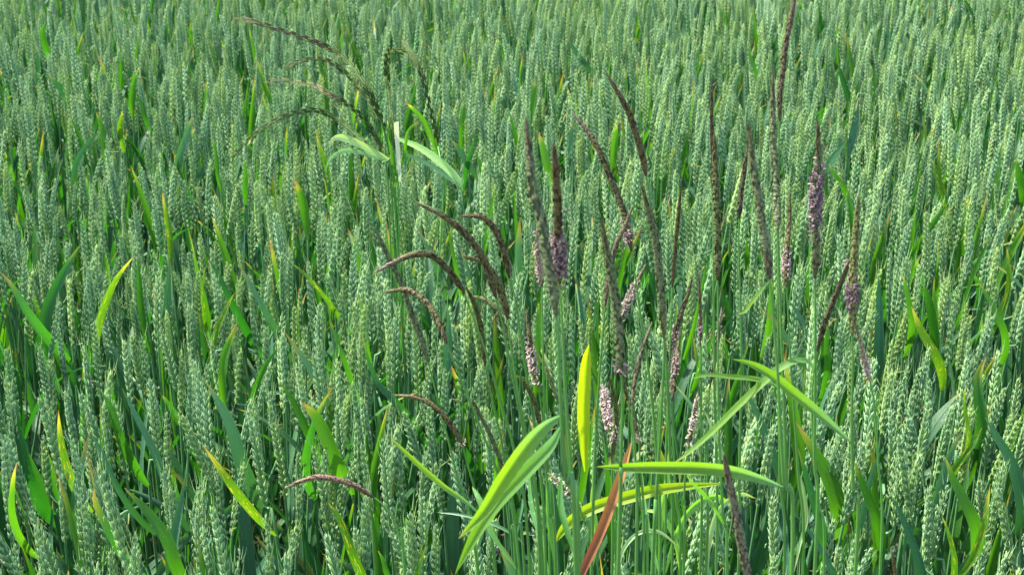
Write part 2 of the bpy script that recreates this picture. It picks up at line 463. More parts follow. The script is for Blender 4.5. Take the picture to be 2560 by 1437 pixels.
for v in range(NV):
    rs = random.Random(500 + v)
    hs = 0.615                                    # height of the ear's base
    bend = rs.choice([0.02, 0.03, 0.05, 0.05, 0.08, 0.10, 0.14, 0.22])
    baz = rs.uniform(0, 2 * math.pi)
    pts = []
    bd = Vector((math.cos(baz), math.sin(baz), 0))
    for i in range(9):
        t = i / 8
        pts.append(Vector((0, 0, t * hs)) + bd * (bend * 0.16 * t ** 2.6))
    topd = (pts[-1] - pts[-2]).normalized()
    smb = MB()
    zc = rs.uniform(0.40, 0.47) if v not in (3, 8, 13) else 0.49
    tube(smb, pts, lambda t: 0.0021 if t * hs < zc else 0.00135, 5)
    roll = rs.uniform(0, math.pi)
    Mear = Matrix.Translation(pts[-1]) @ Vector((0, 0, 1)).rotation_difference((topd + bd * bend * 0.6).normalized()).to_matrix().to_4x4() @ Matrix.Rotation(roll, 4, 'Z')
    leaves = []
    az = rs.uniform(0, 6.28)
    # flag leaf, second leaf, third leaf
    mats = [{3: 2, 8: 0, 13: 2}[v] if v in (3, 8, 13) else rs.choices([0, 1, 2, 3], [0.43, 0.42, 0.10, 0.05])[0], rs.choices([0, 1], [0.7, 0.3])[0], 0]
    leaves.append((curve_leaf(rs, zc, rs.uniform(0.155, 0.225), rs.uniform(0.011, 0.016), az, rs.uniform(0.05, 0.22), rs.choice([0.15, 0.3, 0.45, 0.7, 1.2])), mats[0]))
    leaves.append((curve_leaf(rs, zc - 0.14, rs.uniform(0.20, 0.27), rs.uniform(0.012, 0.015), az + 3.1 + rs.uniform(-.5, .5), rs.uniform(0.12, 0.3), rs.choice([0.3, 0.6, 1.0, 1.8])), mats[1]))
    if v % 2 == 0:
        leaves.append((curve_leaf(rs, 0.16, 0.22, 0.013, az + rs.uniform(-.6, .6), 0.3, rs.choice([0.6, 1.2, 2.0])), 0))
    joined = MB()
    joined.add(smb, m=0); joined.add(EARS[v]['full'], Mear, m=1)
    for (lm, k) in leaves: joined.add(lm, m=2 + k)
    PLANTS.append(dict(stem=smb.mesh('stem', [M_STEM]), Mear=Mear, ear=v, leafmats=mats,
                       leaves=[lm.mesh('leaf', [LEAFMATS[k]]) for lm, k in leaves],
                       joined=joined.mesh('wheat_plant_joined', [M_STEM, M_EAR] + LEAFMATS), bend=bend,
                       ztop=(Mear @ Vector((0, 0, 0.088)))))

def add_ear(plant, v, M, spikelets, scale=1.0):
    e = link('ear', EARS[v]['me_core'] if spikelets else EARS[v]['me_full'], plant, M)
    if spikelets:
        for (Ms, k, t) in EARS[v]['lay']:
            link('spikelet', SPK_ME[k], e, Ms)
    return e

# ------------------------------------------------------------------ hand-placed wheat plants with a conspicuous leaf
# (leaf from tip to base in photograph pixels, width px, kind, label)
b_, d_, g_, y_ = 2, 0, 1, 3
WL = [
 ([(740,450),(762,520),(770,600)],24,b_,"wheat plant whose broad bright green leaf stands upright below the drooping ryegrass"),
 ([(482,288),(466,340),(448,395)],17,g_,"wheat plant with a blue-green leaf tilted right under a small yellow tip"),
 ([(349,168),(335,212),(330,262)],16,b_,"far wheat plant with a saturated green leaf curving left at its base"),
 ([(114,57),(106,80),(112,112)],14,b_,"small far wheat plant with a bright leaf near the field's top corner"),
 ([(121,188),(165,240),(192,315)],18,d_,"wheat plant with a long dark green leaf running down beneath a pale crease"),
 ([(306,279),(302,300),(300,320)],13,y_,"wheat plant with a short upright yellow leaf, alone among grey-green ears"),
 ([(532,346),(540,385),(545,440)],10,b_,"wheat plant with a very thin bright green blade left of the lowest ryegrass arch"),
 ([(611,400),(613,440),(612,480)],13,b_,"wheat plant with a bright upright leaf just under the lowest ryegrass arch tip"),
 ([(252,326),(222,355),(195,395)],13,g_,"wheat plant with a folded pale leaf slanting down to the left"),
 ([(240,280),(255,320),(262,385)],14,b_,"wheat plant with a twin bright leaf beside the folded pale leaf"),
 ([(341,235),(355,265),(365,300)],11,b_,"wheat plant with a short green leaf beneath the saturated far leaf"),
 ([(405,478),(418,550),(426,610),(428,690)],14,y_,"wheat plant with a tall lime leaf narrowing to an orange point, left of centre"),
 ([(425,640),(420,720),(412,820)],20,g_,"wheat plant with a flat blue-green leaf directly below the tall lime leaf"),
 ([(335,640),(295,690),(268,745),(244,820)],20,y_,"wheat plant with a yellow-blotched leaf curving up to the right"),
 ([(344,640),(348,700),(354,770),(365,840)],16,b_,"wheat plant with a dark-edged upright leaf touching the yellow-blotched leaf's tip"),
 ([(200,612),(155,690),(118,780),(110,850)],30,d_,"wheat plant with a wide dark green leaf folded at its narrow bent tip"),
 ([(0,680),(30,715),(62,770)],24,d_,"wheat plant with a drooping rust-flecked leaf at the field's left edge"),
 ([(519,645),(548,690),(572,742)],20,d_,"wheat plant with a dull green leaf pointing up left beside a thin lime blade"),
 ([(512,668),(508,705),(506,745)],9,y_,"wheat plant with a needle-thin lime blade standing between two ears"),
 ([(730,660),(750,675),(776,702)],13,y_,"wheat plant with a small almond-shaped yellow-green leaf lying nearly flat"),
 ([(592,655),(620,700),(655,765)],18,g_,"wheat plant with a frayed pale-tipped leaf behind the almond-shaped leaf"),
 ([(585,733),(562,780),(543,825)],17,y_,"wheat plant with a lime leaf leaning right next to a brown withered crease"),
 ([(594,803),(575,850),(560,895),(556,950)],20,b_,"wheat plant with a mid-green leaf bowed like a sickle"),
 ([(709,826),(740,870),(775,920),(805,985)],20,g_,"wheat plant with an orange-tipped blue-green leaf slanting down right"),
 ([(696,868),(675,895),(655,930)],14,b_,"wheat plant with a short bright leaf crossing under the orange-tipped leaf"),
 ([(822,800),(838,840),(855,890)],17,b_,"wheat plant with a bright leaf speckled yellow above the orange-tipped leaf"),
 ([(512,950),(545,1005),(575,1065),(600,1150)],36,g_,"wheat plant with the broadest blue-green blade, in the lower left of the crop"),
 ([(305,970),(340,1040),(385,1130),(430,1250)],24,g_,"wheat plant with a long rust-tipped blade sloping down right through the ears"),
 ([(250,973),(275,1020),(300,1095)],26,b_,"wheat plant with a vivid translucent leaf beside the long rust-tipped blade"),
 ([(146,1025),(150,1090),(166,1165)],20,y_,"wheat plant with a dark-edged upright leaf tipped orange and yellow"),
 ([(20,1000),(45,1075),(70,1190)],32,d_,"wheat plant with a very dark wide leaf near the left edge"),
 ([(42,1155),(32,1200),(28,1270)],20,b_,"wheat plant with a small bright oval leaf in front of the very dark leaf"),
 ([(505,1110),(550,1170),(582,1215)],26,y_,"wheat plant with an orange-mottled yellow leaf, the most diseased in the crop"),
 ([(310,1218),(365,1275),(415,1345),(440,1415)],30,b_,"wheat plant with a large glossy green leaf edged ochre along its upper rim"),
 ([(462,1195),(448,1280),(430,1380)],30,g_,"wheat plant with a blunt-tipped slate green leaf leaning right near the bottom"),
 ([(224,1080),(205,1160),(192,1240)],26,g_,"wheat plant with a grey-green tent-shaped leaf pair, its left half"),
 ([(216,1065),(250,1120),(285,1200)],16,g_,"wheat plant with a narrow curved leaf forming the tent's right half"),
 ([(235,1218),(240,1260),(285,1350)],24,d_,"wheat plant with a white-tipped dark leaf in the black gap near the bottom"),
 ([(700,955),(735,1005),(775,1090)],24,b_,"wheat plant with a bright leaf descending right toward the purple lying spike"),
 ([(832,968),(800,1020),(778,1080)],24,d_,"wheat plant with a leaf crossing leftward above the purple lying spike"),
 ([(752,1003),(795,1050),(840,1150)],34,b_,"wheat plant with a wide bright leaf with yellow scarred tip above the purple lying spike"),
 ([(820,1255),(850,1300),(880,1380)],22,y_,"wheat plant with an orange-tipped lime leaf below the purple lying spike"),
 ([(868,570),(890,620),(905,690)],14,b_,"wheat plant with a slim green leaf left of the purple arched spike"),
 ([(890,730),(905,770),(912,830)],11,b_,"wheat plant with a slim lime leaf left of the lower arched spike"),
 ([(1118,755),(1122,830),(1118,900),(1112,970)],23,g_,"wheat plant with a flat pale blue-green leaf behind the lower arched spike"),
 ([(1300,543),(1296,610),(1292,740)],27,g_,"wheat plant with a flat sea-green leaf standing like a sword between the spikes"),
 ([(1042,568),(1060,600),(1078,640)],14,g_,"wheat plant with a thin curved leaf over the top arched spike"),
 ([(1118,565),(1125,600),(1135,650)],13,b_,"wheat plant with a lime leaf behind the topmost brown arched spike"),
 ([(1148,618),(1170,670),(1185,760)],14,g_,"wheat plant with a pale narrow leaf crossing between two arched spikes"),
 ([(2196,690),(2198,770),(2196,900)],25,g_,"wheat plant with a flat sea-green sword leaf on the right side"),
 ([(2256,685),(2264,720),(2278,790)],17,b_,"wheat plant with a narrow bright leaf near the sea-green sword leaf"),
 ([(2308,710),(2325,760),(2338,840)],26,b_,"wheat plant with a wide glowing leaf between two narrower bright leaves"),
 ([(2336,690),(2334,740),(2340,790)],13,b_,"wheat plant with an upright leaf touching the wide glowing leaf"),
 ([(2278,765),(2305,830),(2345,900)],22,y_,"wheat plant with a yellow-flecked leaf sloping right below the wide glowing leaf"),
 ([(2446,705),(2470,745),(2505,815)],18,b_,"wheat plant with an orange-tipped green leaf sloping right, near the right edge"),
 ([(2517,615),(2520,650),(2524,690)],15,y_,"wheat plant with a golden-edged leaf close to the right edge"),
 ([(2331,398),(2345,445),(2362,500)],14,y_,"wheat plant with a slender lime blade bent in the upper right field"),
 ([(2370,508),(2352,530),(2332,560)],13,b_,"wheat plant with a hooked lime leaf just below the slender lime blade"),
 ([(2540,395),(2548,440),(2556,480)],18,b_,"wheat plant with a dark bright-edged leaf cut by the right edge"),
 ([(2147,262),(2135,320),(2122,395)],17,g_,"wheat plant with a pale rust-tipped leaf leaning right above the crossing leaf"),
 ([(2118,350),(2080,400),(2050,450)],20,d_,"wheat plant with a dark folded leaf with a kinked lime tip"),
 ([(2072,410),(2090,440),(2112,475)],13,b_,"wheat plant with a bright leaf sloping right under the kinked lime tip"),
 ([(2095,160),(2112,215),(2135,275)],13,d_,"far wheat plant with a green leaf sloping right behind the purple flowering spike"),
 ([(1868,120),(1876,145),(1888,178)],12,b_,"far wheat plant with a bright leaf left of the tallest spike"),
 ([(2058,190),(2052,210),(2046,232)],12,y_,"far wheat plant with a golden leaf to the right of the tallest spike"),
 ([(1340,202),(1333,255),(1327,315)],14,b_,"far wheat plant with a plain bright leaf standing upright, right of the ryegrass"),
 ([(1346,330),(1358,375),(1374,440)],21,b_,"wheat plant with a bright broad leaf behind the tall grey blurred spike"),
 ([(1542,309),(1536,365),(1530,440)],18,b_,"wheat plant with a bright spindle-shaped leaf between two brown spikes"),
 ([(1434,302),(1426,345),(1420,390)],14,g_,"wheat plant with a pale spindle leaf just left of the pink-tipped spike"),
 ([(1129,349),(1155,385),(1184,428)],17,g_,"wheat plant with an orange-pointed curved leaf right of the ryegrass leaves"),
 ([(1186,343),(1176,380),(1168,412)],14,d_,"wheat plant with a blue-green leaf behind the orange-pointed curved leaf"),
 ([(1160,255),(1158,285),(1156,320)],15,b_,"wheat plant with a bright leaf bent over in the far field, right of the ryegrass"),
 ([(1418,97),(1440,130),(1470,168)],15,g_,"far wheat plant with a wide dull leaf next to a narrow yellow-tipped one"),
 ([(1012,253),(1045,285),(1072,330)],14,b_,"wheat plant with a bright long leaf sloping right, tangled in the ryegrass"),
 ([(1750,680),(1764,670),(1745,770)],10,b_,"wheat plant with a dark upright leaf at the small pinkish spike"),
 ([(1765,780),(1762,820),(1758,860)],14,b_,"wheat plant with a glowing leaf right of the small pinkish spike"),
 ([(2067,812),(2066,850),(2068,915)],17,b_,"wheat plant with a glowing leaf right of the broken brown spike's foot"),
 ([(1965,745),(2000,790),(2034,880)],17,g_,"wheat plant with an arched blue-grey leaf left of the broken brown spike"),
 ([(1905,772),(1950,820),(2005,905)],25,g_,"wheat plant with a wide pale leaf beneath the arched blue-grey leaf"),
 ([(1926,690),(1928,730),(1926,790)],18,b_,"wheat plant with a bright leaf right behind the thick blurred spike's base"),
 ([(1990,1055),(2035,1130),(2075,1200),(2095,1270)],40,b_,"wheat plant with a very large vivid green leaf with a brown-bordered tip"),
 ([(1995,1120),(2020,1210),(2055,1330)],34,d_,"wheat plant with a dark leaf under the very large vivid leaf"),
 ([(2135,1150),(2160,1215),(2192,1290)],28,b_,"wheat plant with a ribbed vivid leaf right of the straight grass stem"),
 ([(2210,1110),(2180,1180),(2155,1290)],24,g_,"wheat plant with a slate leaf leaning right behind the ribbed vivid leaf"),
 ([(2362,1140),(2385,1205),(2430,1295)],34,b_,"wheat plant with a broad green leaf falling right from a folded peak"),
 ([(2405,1075),(2370,1150),(2345,1240)],28,g_,"wheat plant with a leaf folded into a peak with a pale narrow back"),
 ([(2462,1042),(2495,1095),(2535,1170),(2556,1260)],28,g_,"wheat plant with a sweeping sea-green leaf at the right edge"),
 ([(2230,1240),(2260,1300),(2300,1410)],28,g_,"wheat plant with a smooth orange-pointed leaf near the bottom right"),
 ([(2355,1290),(2370,1330),(2385,1390)],16,y_,"wheat plant with a narrow golden-rimmed leaf near the bottom right"),
 ([(2475,1212),(2468,1260),(2462,1310)],18,y_,"wheat plant with an orange-tipped upright lime leaf near the right edge"),
 ([(2455,1068),(2440,1095),(2428,1115)],15,y_,"wheat plant with a small oval yellow leaf on the black gap at right"),
 ([(2415,960),(2410,1010),(2420,1080)],14,y_,"wheat plant with a thin yellow-rimmed leaf beside the black gap at right"),
 ([(2465,890),(2445,950),(2455,1060)],34,d_,"wheat plant with a broad shadowed leaf over the black gap at right"),
 ([(1235,1340),(1262,1385),(1290,1445)],36,g_,"wheat plant with a bright sea-green leaf under a small black beetle"),
 ([(1980,1275),(2025,1330),(2080,1425)],18,g_,"wheat plant with a slim green leaf crossing two grass stems near the bottom"),
 ([(1858,960),(1895,1040),(1945,1170)],22,g_,"wheat plant with a long grey-green leaf behind the crossing lime blades"),
 ([(1050,1380),(1062,1360),(1045,1430)],16,y_,"wheat plant with a red-tipped lime leaf at the bottom edge"),
 ([(945,1375),(958,1400),(970,1440)],16,b_,"wheat plant with a yellow-tipped leaf at the bottom edge"),
 ([(1262,1080),(1250,1110),(1245,1150)],13,b_,"wheat plant with a short lime leaf beside the blurred thin spike"),
 ([(983,1000),(945,960),(920,900),(905,830)][::-1],22,d_,"wheat plant with a dark leaf at the left of the arched spike with pale tip"),
 ([(1440,690),(1450,740),(1462,830)],15,g_,"wheat plant with a curled straw-tipped leaf between the thick blurred spikes"),
 ([(1347,800),(1350,760),(1345,860)],18,b_,"wheat plant with a bright wide leaf below the small pink spike"),
]
WL = [w_ for w_ in WL if len(w_[0]) >= 3]
LANDMARK = []      # (px, py, phrase) used to describe neighbouring plants
keepouts = []      # (px, py, D, half-width px)
def wheat_with_leaf(spec, i):
    pts, wpx, kind, label = spec
    rs = random.Random(9000 + i)
    pts = [Vector((p[0], p[1])) for p in pts]
    tipz = H + rs.uniform(0.012, 0.03)
    if pts[0].y > pts[-1].y - 5: pts = sorted(pts, key=lambda q: q.y)
    Dt = D_at_z(pts[0].x, pts[0].y, tipz)
    D0 = Dt
    n = len(pts)
    P = []
    drift = rs.uniform(-0.01, 0.012)
    for k, q in enumerate(pts):
        P.append(at_D(q.x, q.y, D0 + drift * k / n))
    # follow the blade down to where it leaves the stem
    last, prev = P[-1], P[-2]
    dr = (last - prev).normalized()
    while P[-1].z > H - ((0.16 if kind in (0, 1) else 0.11) if D0 < 1.9 else 0.065):
        dr = (dr * 0.72 + Vector((0, 1.3, -1)) * 0.3).normalized()
        P.append(P[-1] + dr * 0.035)
    base = P[-1]
    cl = spline(P[::-1], 22)
    wr = wpx / FPX * (Vector(P[1]) - Vector((0, 0, CAMZ))).length * 1.08
    root = Vector((base.x + rs.uniform(-.015, .015), base.y + 0.01, 0))
    pl = thing('wheat_plant', root, label, 'wheat', 'wheat plants with a conspicuous leaf')
    L = [p - root for p in cl]
    tocam = (Vector((0, 0, CAMZ)) - P[1]).normalized()
    tilt = rs.uniform(-0.75, 0.75)
    smb = MB()
    j = L[0]
    hs = rs.uniform(0.575, 0.64)
    topx = j.x + rs.uniform(-0.02, 0.02) - 0.12 * (L[-1].x - L[0].x)
    sp = spline([Vector((0, 0, 0)), Vector((j.x * 0.5, j.y * 0.5, j.z * 0.5)), Vector((j.x, j.y + 0.001, j.z)), Vector((topx, j.y + 0.010, max(hs, j.z + 0.03)))], 10)
    tube(smb, sp, lambda t: 0.0021 - 0.0007 * t, 6)
    link('stem', smb.mesh('stem', [M_STEM]), pl)
    vv = rs.randrange(NV)
    dirn = Vector((rs.gauss(0, 0.05), rs.gauss(0, 0.05), 1)).normalized()
    Me = Matrix.Translation(sp[-1]) @ Vector((0, 0, 1)).rotation_difference(dirn).to_matrix().to_4x4() @ Matrix.Rotation(rs.uniform(0, 6.28), 4, 'Z')
    near = pts[0].y > 900
    add_ear(pl, vv, Me, near)
    lm = MB()
    nrm = lambda t, tg: Matrix.Rotation(tilt + 0.5 * (t - 0.5), 3, tg) @ tocam
    blade(lm, L, wprof(wr, 0.28, 0.42), nrm, fold=rs.uniform(0.1, 0.25), ripple=rs.uniform(0, 0.04))
    link('leaf', lm.mesh('leaf', [LEAFMATS[kind]]), pl)
    for k in range(1, len(pts)):
        for u in ((0.0, 0.33, 0.66, 1.0) if k < len(pts) - 1 else ()):
            q = pts[k - 1].lerp(pts[k], u)
            keepouts.append((q.x, q.y, D0, wpx * 0.30 + 4))
    LANDMARK.append((pts[0].x, pts[0].y, label.split(' with ', 1)[-1].split(' whose ', 1)[-1]))
    return pl
for i, s in enumerate(WL): wheat_with_leaf(s, i)

# ------------------------------------------------------------------ black-grass
BROWN, GREEN, GREY, PURP, DARK, YEL = (0.078, 0.064, 0.016), (0.075, 0.11, 0.022), (0.105, 0.15, 0.056), (0.088, 0.052, 0.028), (0.042, 0.034, 0.013), (0.15, 0.17, 0.04)
TIPC = (0.17, 0.16, 0.065)
PINKW, MAUVE, CREAM = (0.42, 0.325, 0.28), (0.20, 0.125, 0.145), (0.44, 0.39, 0.25)
def lerp3(a, b, t): return tuple(x + (y - x) * t for x, y in zip(a, b))
def grass_spike(P, rad, cmid, cbase, ctip, rs, per=0.00115):
    """the dense cylindrical flower spike: overlapping pointed husks round a core; P base->tip"""
    mb = MB()
    n = len(P)
    L = sum((P[i + 1] - P[i]).length for i in range(n - 1))
    def prof(t): return rad * min(1, 0.45 + t * 6) * (1 - (max(0, t - 0.5) / 0.5) ** 2.2 * 0.68)
    def col(t):
        c = lerp3(cbase, cmid, min(1, t * 5)); return lerp3(c, ctip, max(0, (t - 0.72) / 0.28))
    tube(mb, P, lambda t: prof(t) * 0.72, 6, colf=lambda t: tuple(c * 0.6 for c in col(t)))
    rows = int(L / per)
    for r in range(rows):
        t = (r + 0.5) / rows
        f = t * (n - 1); i = min(int(f), n - 2)
        p = P[i].lerp(P[i + 1], f - i); tg = (P[i + 1] - P[i]).normalized()
        x, y = frame(tg)
        for k in range(5):
            a = rs.uniform(0, 6.283); p = P[i].lerp(P[i + 1], min(1, f - i)) + tg * rs.uniform(-.5, .5) * per
            d = x * math.cos(a) + y * math.sin(a)
            s = tg.cross(d)
            pr = prof(t); hl = rs.uniform(0.0034, 0.0046); hw = pr * 0.42
            c = col(t); kk = rs.uniform(0.85, 1.2); c1 = tuple(q * kk for q in c); c2 = lerp3(c1, TIPC, rs.uniform(0.25, 0.7))
            b0 = p + d * pr * 0.60
            v0 = mb.vert(b0, col=c1)
            v1 = mb.vert(b0 + tg * hl * 0.4 + d * pr * 0.34 + s * hw, col=c2)
            v2 = mb.vert(b0 + tg * hl * 0.4 + d * pr * 0.42, col=c1)
            v3 = mb.vert(b0 + tg * hl * 0.4 + d * pr * 0.34 - s * hw, col=c2)
            v4 = mb.vert(b0 + tg * hl + d * pr * rs.uniform(0.08, 0.30), col=c2)
            mb.face((v0, v2, v1)); mb.face((v0, v3, v2)); mb.face((v1, v2, v4)); mb.face((v2, v3, v4))
            if rs.random() < 0.16:      # a fine awn
                e = p + tg * hl * rs.uniform(1.2, 1.7) + d * pr * 1.35
                q = b0 + tg * hl * 0.6 + d * pr * 0.3
                a1 = mb.vert(q + s * 0.00009, col=TIPC); a2 = mb.vert(q - s * 0.00009, col=TIPC); a3 = mb.vert(e, col=TIPC)
                mb.face((a1, a2, a3))
    return mb
def anthers(P, rad, t0, t1, cols, rs, count):
    mb = MB(); n = len(P)
    for _ in range(count):
        t = min(0.98, max(0.01, rs.gauss((t0 + t1) / 2, (t1 - t0) * 0.27)))
        f = t * (n - 1); i = min(int(f), n - 2)
        p = P[i].lerp(P[i + 1], f - i); tg = (P[i + 1] - P[i]).normalized()
        x, y = frame(tg); a = rs.uniform(0, 6.28); d = x * math.cos(a) + y * math.sin(a)
        q = p + d * rad * 0.9
        e = q + d * rad * rs.uniform(0.15, 0.75) + Vector((0, 0, -1)) * rs.uniform(0, 0.001)
        c = rs.choice(cols)
        hang = Vector((rs.uniform(-.5, .5), rs.uniform(-.5, .5), rs.uniform(-1, 0.5))).normalized()
        ln = rs.uniform(0.0018, 0.003)
        tube(mb, [q, e], 0.00012, 3, c)
        tube(mb, [e - hang * ln / 2, e, e + hang * ln / 2], lambda t: (0.0003 if t < .1 or t > .9 else 0.00048), 4, c)
    return mb

